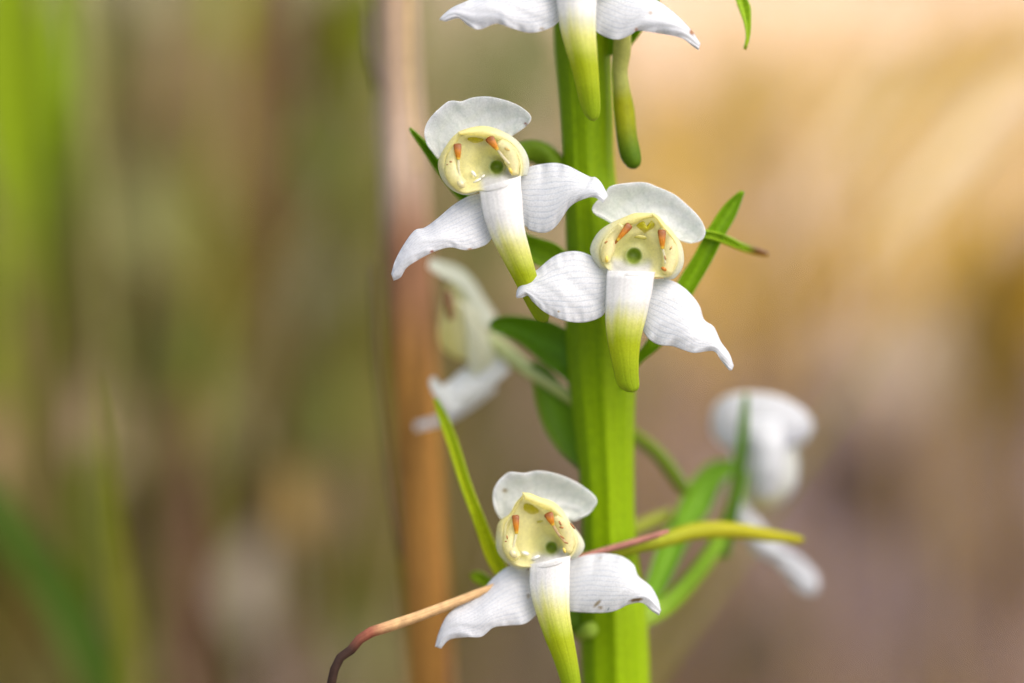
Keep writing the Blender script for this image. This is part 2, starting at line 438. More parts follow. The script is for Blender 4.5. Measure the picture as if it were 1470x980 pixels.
def undergrowth():
    """Small leaves of low plants on thin stalks, all out of focus behind the orchid."""
    VV, FF, CC, UU, off = [], [], [], [], 0
    n, m = 7, 5
    S, T = np.meshgrid(np.linspace(0, 1, n), np.linspace(-1, 1, m), indexing='ij')
    # photo x, y, distance, half length (mm), colour
    spots = [(430, 722, .46, 5, (0.36, 0.24, 0.07)), (372, 838, .50, 8, (0.48, 0.42, 0.33)), (430, 960, .52, 9, (0.42, 0.31, 0.28)), (300, 120, .52, 11, (0.46, 0.30, 0.18)), (330, 250, .55, 11, (0.40, 0.25, 0.16)),
             (280, 480, .50, 10, (0.08, 0.10, 0.02)), (450, 270, .52, 12, (0.13, 0.15, 0.03)), (470, 440, .55, 13, (0.36, 0.34, 0.22)), (120, 800, .46, 8, (0.10, 0.15, 0.01)), (15, 640, .50, 9, (0.46, 0.31, 0.16)),
             (15, 520, .48, 8, (0.30, 0.32, 0.04)), (170, 300, .52, 10, (0.22, 0.14, 0.09)), (150, 250, .55, 10, (0.24, 0.16, 0.10)), (60, 280, .48, 10, (0.12, 0.16, 0.01)), (270, 800, .50, 9, (0.17, 0.09, 0.05)),
             (490, 900, .55, 9, (0.16, 0.11, 0.10)), (480, 620, .58, 10, (0.24, 0.15, 0.11)), (420, 60, .55, 12, (0.24, 0.17, 0.11)), (110, 640, .52, 9, (0.24, 0.19, 0.06)), (720, 90, .70, 14, (0.18, 0.24, 0.08)),
             (1240, 700, .60, 12, (0.08, 0.05, 0.03)), (1180, 650, .65, 12, (0.14, 0.09, 0.06)), (1430, 470, .55, 16, (0.17, 0.11, 0.02)), (1440, 540, .60, 14, (0.15, 0.10, 0.03)), (1180, 270, .70, 12, (0.44, 0.28, 0.08)),
             (1370, 110, .60, 9, (0.42, 0.27, 0.05)), (1040, 950, .62, 12, (0.10, 0.075, 0.04)), (1280, 870, .70, 14, (0.38, 0.28, 0.30)), (1100, 910, .60, 10, (0.18, 0.15, 0.09)), (1020, 160, .9, 10, (0.34, 0.30, 0.16))]
    for q in range(440):
        d = random.uniform(.50, .85)
        spots.append((random.uniform(-100, 550), random.uniform(0, 980) if q % 3 else random.uniform(500, 980), d, random.uniform(4, 11), np.array(random.choice(MIX + MIX + OLIVE + DKB + [(0.30, 0.38, 0.004), (0.10, 0.15, 0.004), (0.48, 0.34, 0.22)])) * random.uniform(.45, 1.35)))
    for q in range(70):
        spots.append((random.uniform(640, 1520), random.uniform(600, 1000), random.uniform(.6, 1.0), random.uniform(5, 12), np.array(random.choice([(0.10, 0.065, 0.045), (0.16, 0.10, 0.08), (0.46, 0.36, 0.40), (0.40, 0.31, 0.34), (0.18, 0.14, 0.07), (0.36, 0.28, 0.28), (0.48, 0.38, 0.42)]))))
    for q in range(80):
        px = random.uniform(640, 1520)
        spots.append((px, random.uniform(0, 560), random.uniform(.52, .95), random.uniform(5, 11), np.array(random.choice([(0.90, 0.74, 0.44), (0.60, 0.36, 0.015), (0.66, 0.42, 0.02), (0.84, 0.60, 0.36), (0.78, 0.54, 0.14), (0.90, 0.74, 0.54)] if px > 900 else [(0.22, 0.24, 0.08), (0.40, 0.30, 0.16), (0.30, 0.24, 0.12)]))))
    for (px, py, d, hl, c) in spots:
        p = V(np.array(float(px)), np.array(float(py)), np.array((d - FOCUS) * 1000))
        hl = hl / 1000 * 1.15; a = random.uniform(-.5, .5); tl = random.uniform(-.5, .5)
        lx = T * hl * .62 * np.sin(np.pi * np.clip(S, .03, .985)) ** .8; lz = (S - .5) * 2 * hl; ly = -.3 * hl * T ** 2 + .25 * hl * (2 * S - 1) ** 2
        X = p[0] + lx * math.cos(a) - lz * math.sin(a); Z = p[2] + lx * math.sin(a) + lz * math.cos(a); Y = p[1] + ly + lz * tl
        k = 6
        bx, by = p[0] + random.uniform(-.03, .03), p[1] + random.uniform(0, .04)
        i0 = X[0, m // 2], Y[0, m // 2], Z[0, m // 2]
        f = np.linspace(0, 1, k)
        sx = i0[0] + (bx - i0[0]) * f; sy = i0[1] + (by - i0[1]) * f; sz = i0[2] * (1 - f) - .02 * f
        st = np.stack([np.stack([sx + .0006 * math.cos(q), sy + .0006 * math.sin(q), sz], 1) for q in (0, 2.09, 4.19)], 1).reshape(-1, 3)
        VV += [np.stack([X, Y, Z], 2).reshape(-1, 3), st]
        FF += [(off + i * m + j, off + (i + 1) * m + j, off + (i + 1) * m + j + 1, off + i * m + j + 1) for i in range(n - 1) for j in range(m - 1)]
        o = off + n * m
        FF += [(o + i * 3 + j, o + i * 3 + (j + 1) % 3, o + i * 3 + 3 + (j + 1) % 3, o + i * 3 + 3 + j) for i in range(k - 1) for j in range(3)]
        off = o + 3 * k
        CC += [np.tile(np.asarray(c, float), (n * m, 1)), np.tile(np.asarray(c, float) * .8, (3 * k, 1))]
        UU += [np.stack([S, T * .5 + .5], 2).reshape(-1, 2), np.zeros((3 * k, 2))]
    ob = link('undergrowth', np.concatenate(VV), FF, M_BLADE, None, np.concatenate(CC), np.concatenate(UU))
    tag(ob, 'out of focus brown and olive small leaves among the grass', 'undergrowth', kind='stuff')
undergrowth()

def litter():
    """Fallen leaves: curled little sheets lying on the ground."""
    VV, FF, CC, UU = [], [], [], []
    n, m = 6, 4
    S, T = np.meshgrid(np.linspace(0, 1, n), np.linspace(-1, 1, m), indexing='ij')
    cols = [(0.20, 0.12, 0.08), (0.30, 0.20, 0.16), (0.33, 0.24, 0.25), (0.14, 0.08, 0.05), (0.40, 0.27, 0.15), (0.36, 0.28, 0.28)]
    for q in range(1500):
        d = random.uniform(.5, 1.9)
        x = random.uniform(-.11, .30) * d * 1.1; y = d
        ln = random.uniform(.03, .07); wd = ln * random.uniform(.25, .42)
        a = random.uniform(0, 6.283); tl = random.uniform(-.5, .5); cu = random.uniform(-.02, .03)
        lx = (S - .5) * ln; ly = T * wd * np.sin(np.pi * np.clip(S, .04, .97)) ** .7
        lz = cu * (T ** 2) + cu * (2 * S - 1) ** 2 + lx * tl * .3
        X = x + lx * math.cos(a) - ly * math.sin(a); Y = y + lx * math.sin(a) + ly * math.cos(a)
        Z = lz - lz.min() + random.uniform(-.005, .012)
        o = q * n * m
        VV.append(np.stack([X, Y, Z], 2).reshape(-1, 3))
        for i in range(n - 1):
            for j in range(m - 1):
                FF.append((o + i * m + j, o + (i + 1) * m + j, o + (i + 1) * m + j + 1, o + i * m + j + 1))
        CC.append(np.tile(np.array(random.choice(cols)) * random.uniform(.7, 1.25), (n * m, 1)))
        UU.append(np.stack([S, T * .5 + .5], 2).reshape(-1, 2))
    ob = link('leaf_litter', np.concatenate(VV), FF, M_DRY, None, np.concatenate(CC), np.concatenate(UU))
    tag(ob, 'brown and mauve fallen leaves covering the ground', 'leaf litter', kind='stuff')
litter()

def foot(p):
    return (float(p[0]), float(p[1]) , 0.0)

# the brown dead stalk standing just behind the plant
def stalk_col(S, T, PX, PY):
    y = PY + 60 * smooth_noise(T * 2.2, 12)
    c = mixc(np.array((0.62, 0.44, 0.33)), np.array((0.36, 0.16, 0.08)), sstep(180, 420, y))
    c = mixc(c, np.array((0.42, 0.19, 0.04)), sstep(500, 800, y))
    c = mixc(c, c * np.array((1.25, 1.15, 1.0)), sstep(.55, .75, T) * (1 - sstep(.8, .95, T)))
    return mixc(c, c * 0.62, 0.7 * np.exp(-((T - 0.12) / .08) ** 2))
stalk = empty('dead_stalk', (*V(np.array(640.), np.array(1500.), np.array(45.))[:2], 0.0))
tag(stalk, 'blurred dead brown stalk standing upright left of the orchid', 'dead stalk')
def stalk_tube(name, pts, kcol, parent, ribs=None, flat=.8):
    pw = [(*V(np.array(float(a)), np.array(float(b)), np.array(float(c))), r * MM / 1000) for a, b, c, r in pts]
    x, y, z, r = pw[-1]
    bx, by, _ = parent['_o']
    pw += [(x + (bx - x) * f, y + (by - y) * f, z * (1 - f), r) for f in (.3, .65, 1.03)]
    zs = lambda S: None
    return tube(name, pw, M_DRY, parent, n=140, k=28, col=kcol, ribs=ribs, flat=flat, world_pts=True)
def st_c(S, TH):
    # S runs from above the frame to the ground; colours by height along the stalk
    v = S + 0.05 * smooth_noise(TH / 4.0 + S * 2, 12)
    c = mixc(np.array((0.42, 0.31, 0.21)), np.array((0.58, 0.44, 0.34)), sstep(.05, .18, v))
    c = mixc(c, np.array((0.30, 0.15, 0.08)), sstep(.22, .38, v))
    c = mixc(c, np.array((0.38, 0.19, 0.04)), sstep(.40, .56, v))
    c = mixc(c * .7, c * np.array((1.2, 1.15, 1.1)), .5 + .5 * np.sin(TH * 5 + 2 + 5 * S))
    return mixc(c, c * .5, .95 * sstep(.1, .6, smooth_noise(S * 3 + TH * .35, 17)))
stalk_tube('stem', [(560, -140, 33, 29), (566, 0, 34, 30), (572, 150, 35, 32), (583, 350, 35, 35), (594, 550, 35, 36), (606, 760, 36, 35), (616, 980, 37, 35)], st_c, stalk,
           ribs=lambda S, TH: 1 + .08 * np.cos(4 * TH + 1) + .04 * np.cos(9 * TH))
o = tube('leaf_sheath', [(529, 10, 32, 3), (529, 45, 32, 5), (531, 80, 32, 4), (545, 130, 34, 4)], M_DRY, stalk, n=30, k=12, col=(0.12, 0.08, 0.09), flat=.4)
o = tube('leaf_sheath', [(588, -60, 21, 3.5), (586, 40, 21, 4), (588, 120, 22, 4), (598, 250, 23, 3)], M_DRY, stalk, n=30, k=12, col=(0.66, 0.48, 0.22), flat=.5)
o = tube('leaf_sheath', [(534, 380, 25, 2.5), (540, 520, 26, 3), (554, 650, 27, 3), (575, 800, 28, 3)], M_DRY, stalk, n=40, k=12, col=(0.10, 0.06, 0.035), flat=.5)

def lone_blade(pts, c0, c1, label, category, name, mat=None, group=None, fall=(.12, .42)):
    """A single blade of grass: (px, py, w, half width px) from the tip to the ground."""
    P = spline(pts, 60)
    X = V(P[:, 0], P[:, 1], P[:, 2]); hw = P[:, 3] * MM / 1000 * (1 + P[:, 2] / 1000 / FOCUS)
    X[:, 2] = np.maximum(X[:, 2], -0.01)
    n = len(X)
    g = []
    for t in np.linspace(-1, 1, 7):
        g.append(X + RIGHT * (hw * t)[:, None] + FWD * (hw * .5 * (1 - t * t))[:, None])
    G = np.stack(g, 1)
    th = G + FWD * 0.0003
    m = 7
    F = []
    for i in range(n - 1):
        for j in range(m - 1):
            a = i * m + j
            F.append((a, a + m, a + m + 1, a + 1)); F.append((a + n * m, a + 1 + n * m, a + m + 1 + n * m, a + m + n * m))
        for j, sgn in ((0, 1), (m - 1, -1)):
            a = i * m + j
            q = (a, a + n * m, a + m + n * m, a + m)
            F.append(q if sgn > 0 else q[::-1])
    S = np.repeat(np.linspace(0, 1, n), m)
    C = mixc(np.asarray(c0), np.asarray(c1), sstep(fall[0], fall[1], S))
    uv = np.stack([S, np.tile(np.linspace(0, 1, m), n)], 1)
    ob = link(name, np.concatenate([G.reshape(-1, 3), th.reshape(-1, 3)]), F, mat or M_BLADE, None, np.concatenate([C, C]), np.concatenate([uv, uv]), origin=(X[-1, 0], X[-1, 1], 0))
    return tag(ob, label, category, group)

def to_ground(pts):
    """Add the run down to the ground below the last point."""
    x, y, w, r = pts[-1]
    d = FOCUS + w / 1000
    v = (CAM_H - d * math.sin(PITCH)) / math.cos(PITCH)      # drop along the view's up axis to reach z = 0
    py = 490 + v / (MM / 1000 * d / FOCUS)
    return pts + [(x + (py - y) * .04, (y + py) / 2, w, r), (x + (py - y) * .1, py + 10, w, r)]

G = 'blurred grass blades behind the orchid'
lone_blade(to_ground([(10, -160, 70, 10), (14, 60, 72, 42), (22, 230, 75, 38), (40, 420, 78, 22), (60, 1000, 84, 14)]), (0.30, 0.42, 0.004), (0.19, 0.16, 0.04), 'broad bright green grass blade at the upper left corner', 'grass blade', 'grass_blade', group=G, fall=(.11, .22))
lone_blade(to_ground([(84, -60, 70, 10), (85, 60, 72, 22), (86, 180, 74, 20), (88, 420, 86, 12), (95, 1000, 95, 10)]), (0.25, 0.38, 0.004), (0.19, 0.15, 0.05), 'green grass blade beside the bright corner blade', 'grass blade', 'grass_blade', group=G, fall=(.08, .20))
lone_blade(to_ground([(118, -120, 90, 10), (125, 60, 92, 18), (134, 200, 95, 14), (150, 420, 100, 10), (170, 1000, 110, 9)]), (0.42, 0.42, 0.14), (0.26, 0.22, 0.10), 'pale yellow green grass blade near the upper left', 'grass blade', 'grass_blade', group=G)
lone_blade(to_ground([(-60, 640, 70, 8), (20, 760, 72, 30), (90, 860, 75, 36), (150, 980, 78, 36), (200, 1150, 82, 28)]), (0.10, 0.20, 0.018), (0.13, 0.20, 0.04), 'dark green leaf slanting across the lower left corner', 'grass blade', 'grass_blade', group=G)
lone_blade(to_ground([(130, 640, 95, 8), (125, 770, 96, 26), (130, 900, 98, 24), (150, 1150, 100, 16)]), (0.14, 0.18, 0.01), (0.14, 0.16, 0.02), 'olive grass blade standing behind the dark lower left leaf', 'grass blade', 'grass_blade', group=G)
lone_blade(to_ground([(372, -120, 110, 12), (376, 80, 112, 17), (384, 240, 115, 15), (392, 500, 120, 11), (405, 1000, 130, 10)]), (0.16, 0.09, 0.02), (0.14, 0.10, 0.04), 'dark brown dead blade between the green corner and the dead stalk', 'grass blade', 'grass_blade', mat=M_DRY, group=G)
lone_blade(to_ground([(270, 560, 100, 8), (272, 700, 102, 16), (276, 860, 106, 18), (285, 1150, 110, 14)]), (0.20, 0.11, 0.07), (0.16, 0.09, 0.05), 'reddish brown withered blade at the lower left', 'grass blade', 'grass_blade', mat=M_DRY, group=G)
GS = 'blurred golden straws behind the orchid'
SL = ['dark gold straw ending lowest to the left among the arching straws', 'pale straw arching above the dark gold one, at the upper right', 'broad pale straw crossing the middle of the arching straws',
      'brownish gold straw, the lowest of those arching in at the right edge', 'thin dark gold straw reaching up to the top edge at the right', 'broadest cream straw running into the upper right corner', 'mid gold straw nearest the right edge, above the dark brown straw']
for lab, (tx, ty, ux, uy, w, hw, c) in zip(SL, [(1165, 420, 1420, 90, 150, 13, (0.58, 0.35, 0.02)), (1130, 330, 1330, 60, 190, 13, (0.92, 0.76, 0.48)), (1230, 380, 1480, 130, 140, 14, (0.94, 0.78, 0.46)),
                                    (1250, 470, 1500, 230, 150, 12, (0.52, 0.32, 0.03)), (1190, 300, 1390, 40, 130, 10, (0.55, 0.34, 0.02)), (1290, 300, 1500, 20, 170, 15, (0.95, 0.80, 0.52)), (1340, 420, 1520, 190, 130, 11, (0.66, 0.42, 0.05))]):
    d = FOCUS + w / 1000
    gy = 490 + ((CAM_H - d * math.sin(PITCH)) / math.cos(PITCH)) / (MM / 1000 * d / FOCUS)
    lone_blade([(tx, ty, w, hw * .4), ((tx + ux) / 2, (ty + uy) / 2 - 8, w, hw), (ux, uy, w, hw), (ux + 130, uy - 60, w, hw), (ux + 230, uy + 60, w, hw * .8), (ux + 300, uy + 500, w + 15, hw * .7), (ux + 330, gy + 10, w + 25, hw * .7)],
               c, np.array(c) * .8, lab, 'straw', 'straw', mat=M_DRY, group=GS)
lone_blade(to_ground([(1560, 250, 200, 12), (1470, 420, 200, 20), (1420, 520, 200, 20), (1390, 700, 205, 12), (1370, 1000, 210, 9)]), (0.26, 0.17, 0.03), (0.15, 0.10, 0.05), 'dark golden brown straw low at the right edge', 'straw', 'straw', mat=M_DRY, group=GS)

# ------------------------------------------------------------------ the orchid
WHITE = np.array((0.80, 0.815, 0.83))
CREAM = np.array((0.80, 0.78, 0.50))
YELLOW = np.array((0.74, 0.66, 0.10))
GREENY = np.array((0.40, 0.47, 0.015))
STEMG = np.array((0.20, 0.36, 0.004))
DARKG = np.array((0.085, 0.20, 0.012))
BROWN = np.array((0.22, 0.09, 0.025))

def stem_w(y):
    return 7.5 + 0.006 * y

base_pt = V(884 + 30, 980, stem_w(980))
base_xy = (float(base_pt[0]) + 0.004, float(base_pt[1]) - 0.012, 0.0)
orchid = empty('butterfly_orchid', base_xy)
tag(orchid, 'tall white butterfly orchid with green stem and hooded flowers in sharp focus', 'orchid')

# --- stem: the part in view, then down to the ground
pts = []
for (x, y, r) in [(834, -190, 33), (835, -110, 37), (836, -50, 40), (836, 0, 41), (836, 60, 41), (842, 160, 38), (845, 240, 37), (854, 350, 42), (861, 455, 50), (864, 540, 49),
                  (868, 620, 43), (872, 700, 39), (874, 760, 38.5), (877, 820, 42), (881, 885, 48), (883, 936, 49), (885, 985, 49), (888, 1060, 48)]:
    p = V(x, y, stem_w(y)); pts.append((*p, r * MM / 1000))
p = pts[-1]
for f in (0.25, 0.5, 0.75, 1.02):
    pts.append((p[0] + (base_xy[0] - p[0]) * f, p[1] + (base_xy[1] - p[1]) * f, p[2] * (1 - f), 0.0039 + 0.0006 * f))
def stem_ribs(S, TH):
    # a low angled ridge on the front, fine ribs around
    d = np.angle(np.exp(1j * (TH - 4.45 - 0.25 * np.sin(S * 5))))
    return 1 + 0.06 * np.exp(-(d / 0.14) ** 2) - 0.06 * np.exp(-((d + 0.35) / 0.25) ** 2) + 0.02 * np.cos(9 * TH + 4 * S) + 0.012 * np.cos(17 * TH + 3 * S) + 0.012 * np.cos(23 * TH) * np.sin(S * 9) ** 2
def stem_col(S, TH):
    v = smooth_noise(S * 6 + TH / 6.28, 4)
    c = mixc(np.array((0.25, 0.40, 0.001)), np.array((0.33, 0.50, 0.0006)), 0.5 + 0.25 * v + 0.5 * (sstep(0.15, 0.45, S) - 0.5))
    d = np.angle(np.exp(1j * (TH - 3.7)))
    return mixc(c, np.array((0.11, 0.22, 0.002)), 0.4 * np.exp(-(d / 0.45) ** 2))  # left flank darkened: side shading mixed into the green
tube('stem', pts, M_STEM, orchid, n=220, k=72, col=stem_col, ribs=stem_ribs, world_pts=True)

def green(c0, c1, seed=1, tip=None, tip_c=BROWN, margin=None):
    c0, c1 = np.asarray(c0) * (1.75, 1.5, 0.7), np.asarray(c1) * (1.75, 1.5, 0.7)
    def f(S, T, PX, PY):
        c = mixc(c0, c1, 0.5 + 0.5 * np.sin(S * 3 + seed) * 0.6 + 0.25 * smooth_noise(S * 2 + T, seed))
        c = mixc(c, np.asarray(c1) * 1.35, 0.5 * np.exp(-((T - 0.5) / 0.06) ** 2))
        if margin is not None:
            c = mixc(c, margin, 0.6 * sstep(0.36, 0.5, np.abs(T - 0.5)))
        if tip is not None:
            c = mixc(c, tip_c, sstep(tip, tip + 0.12, S))
        return c
    return f

LG = np.array((0.22, 0.38, 0.02)); MG = np.array((0.13, 0.29, 0.015))
def bract(A, B, wA, wB, c0=DARKG, c1=MG, label=None, **kw):
    tipc = kw.pop('tip', None)
    seed = kw.pop('seed', 1)
    o = patch('bract', A, B, M_LEAF, orchid, wA, wB, thick=0.35, n=48, m=16, seed=seed, col=green(c0, c1, seed, tipc), **kw)
    if label: o['label'] = label
    return o

# blade behind the central flower, and the needle that crosses it
bract([(880, 545), (912, 514), (942, 470), (976, 401), (994, 372), (1018, 328), (1040, 295), (1064, 274)],
      [(890, 560), (918, 520), (955, 488), (995, 419), (1019, 378), (1040, 337), (1055, 311), (1068, 275)], [8, 6, 5, 5, 5.5], [7.5, 6.5, 6, 5.5, 5.5],
      c0=np.array((0.10, 0.24, 0.012)), c1=np.array((0.17, 0.34, 0.012)), bulge=1.0, label='upright green bract blade behind the central flower')
bract([(930, 330), (985, 329), (1013, 332), (1036, 337), (1063, 350.5), (1082, 357.5), (1103, 364)],
      [(930, 346), (985, 338), (1013, 340), (1040, 347.5), (1063, 356), (1082, 361.5), (1103, 366)], [4.5, 4, 4.5, 6.5, 11], [4, 4, 4.5, 6.5, 11],
      c0=np.array((0.15, 0.30, 0.015)), c1=np.array((0.24, 0.38, 0.02)), bulge=0.6, tip=0.80, label='thin needle bract with a brown dried tip', seed=3)
# bract of the upper left flower
bract([(835, 385), (800, 352), (757, 336), (700, 300), (656, 268), (628, 231), (612, 208), (588, 183)],
      [(835, 415), (800, 392), (757, 372), (700, 322), (662, 286), (627, 243), (607, 212), (588.5, 186)], [6, 7, 6.5, 5.5, 4], [7, 7.5, 6.5, 5.5, 4],
      c0=np.array((0.10, 0.24, 0.012)), c1=np.array((0.18, 0.34, 0.015)), bulge=1.2, label='narrow bract poking out behind the upper left flower', seed=2)
# dark folded bract of the side-facing flower on the left
bract([(828, 478), (810, 470), (790, 461), (759, 455), (731, 453), (712, 456), (703, 463)],
      [(836, 575), (814, 546), (799, 533), (774, 514), (750, 494), (731, 483), (706, 474)], [11, 11.5, 12.5, 13], [9, 10.5, 12, 13],
      c0=np.array((0.075, 0.20, 0.012)), c1=np.array((0.11, 0.26, 0.015)), bulge=1.5, label='dark green folded bract left of the stem', seed=5)
bract([(850, 690), (832, 673), (805, 648), (783, 616), (771, 580), (766, 548), (764, 520)],
      [(862, 680), (848, 668), (838, 640), (828, 600), (810, 560), (790, 530), (768, 518)], [13, 14, 14.5, 14.5], [10.5, 12.5, 13.5, 14],
      c0=np.array((0.08, 0.20, 0.012)), c1=np.array((0.12, 0.26, 0.015)), bulge=1.0, seed=6)
# bract of the lowest flower
bract([(755, 880), (725, 845), (709, 820), (698, 798), (683, 753), (664, 701), (645, 641), (632, 603), (623, 572)],
      [(775, 860), (742, 832), (726, 812), (711, 783), (691, 736), (674, 693), (656.5, 637), (642, 600), (627, 572)], [10, 7.5, 6.5, 8, 10], [9, 7.5, 6.5, 8, 10],
      c0=np.array((0.16, 0.30, 0.012)), c1=np.array((0.34, 0.44, 0.02)), bulge=0.9, label='long slender bract behind the lowest flower', seed=7)
bract([(760, 850), (715, 838), (690, 822), (676, 824)], [(762, 862), (716, 850), (690, 838), (678, 830)], [12, 11, 10], [12, 11, 10],
      c0=LG * 0.8, c1=LG, bulge=0.8, seed=8)
# bracts of the blurred flower on the right
bract([(905, 880), (928, 834), (950, 770), (968, 745), (976, 722), (991, 693), (1019, 665), (1046, 660)],
      [(930, 880), (955, 845), (984, 785), (1003, 752), (1020, 730), (1036, 694), (1056, 676), (1060, 664)], [13, 16, 19, 22, 25], [14, 17, 20, 23, 25],
      c0=np.array((0.12, 0.29, 0.04)), c1=np.array((0.18, 0.38, 0.06)), bulge=2.2, label='broad curved bract holding the blurred right flower', seed=9)
bract([(1028, 800), (1043, 742), (1058, 650), (1068, 566)], [(1046, 800), (1057, 745), (1070, 652), (1074, 566)], [21, 20, 20, 21], [21, 20, 20, 21],
      c0=np.array((0.08, 0.19, 0.05)), c1=np.array((0.12, 0.25, 0.07)), bulge=0.8, label='narrow upright bract in front of the blurred right flower', seed=10)
# tips hanging from above
bract([(850, -150), (940, -165), (1010, -120), (1043, -55), (1056, 0), (1067, 31), (1070.5, 52), (1067, 69)],
      [(855, -120), (935, -128), (990, -95), (1040, -30), (1074, 0), (1078.5, 27), (1076.5, 54), (1071, 71)], [9, 8, 6, 5, 4], [9, 8, 6, 5, 4],
      c0=np.array((0.13, 0.28, 0.012)), c1=np.array((0.22, 0.38, 0.02)), bulge=1.0, label='drooping green bract tip at the top edge', seed=11)
bract([(838, 30), (870, 38), (900, 36), (925, 20), (950, -20)], [(838, 82), (868, 80), (893, 73), (914, 52), (952, -16)], [6, 5, 4, 4], [6.5, 6, 5.5, 4],
      c0=np.array((0.10, 0.24, 0.012)), c1=np.array((0.17, 0.34, 0.012)), bulge=1.8, seed=12)

# --- flowers
def white_col(S, T, PX, PY):
    v = smooth_noise(S * 1.5 + T * 0.7, 7)
    return mixc(WHITE, np.array((0.74, 0.76, 0.785)), 0.35 + 0.35 * v)
def dorsal_col(S, T, PX, PY):
    e = np.minimum(T, 1 - T)
    c = mixc(np.array((0.85, 0.88, 0.83)), np.array((0.91, 0.92, 0.92)), 0.35 + 0.4 * smooth_noise(S * 1.2 + T, 9) + 0.5 * (1 - sstep(0.02, 0.15, T)))
    return c
def lip_col(g0, g1):
    def f(S, T, PX, PY):
        y = PY + 7 * smooth_noise(T * 1.3, 5) - 16 * np.abs(T - 0.5) + 5 * smooth_noise(T * 5 + S * .6, 15)
        c = mixc(WHITE * np.array((1.0, 0.985, 0.95)), np.array((0.74, 0.74, 0.22)), sstep(g0 - 22, (g0 + g1) / 2 + 6, y))
        c = mixc(c, np.array((0.42, 0.51, 0.008)), sstep((g0 + g1) / 2 - 14, g1 + 12, y))
        return mixc(c, np.array((0.30, 0.44, 0.008)), sstep(g1 + 10, g1 + 90, y))
    return f

def sepal(fl, A, B, wA, wB, w0, mat=None, col=None, **kw):
    return patch('lateral_sepal', A, B, mat or M_PETAL, fl, wA, wB, w0=w0, n=84, m=40, thick=0.2, col=col if col is not None else white_col, **kw)

def lip(fl, A, B, w, w0, g0, g1, bulge=-1.1, **kw):
    return patch('lip', A, B, M_LIP, fl, w, w, w0=w0, bulge=bulge, n=84, m=30, thick=0.6, col=lip_col(g0, g1), open_top=True, **kw)

def closed_loop(pts, n):
    P = np.asarray(pts, float)
    Q = spline(np.vstack([P[-2:], P, P[:2]]), 40 * len(P))
    k0 = np.argmin(np.hypot(*(Q[:len(Q) // 2] - P[0]).T)); k1 = len(Q) // 2 + np.argmin(np.hypot(*(Q[len(Q) // 2:] - P[0]).T))
    return spline(Q[k0:k1 + 1:4].tolist() + [Q[k1].tolist()], n + 1)[:-1]

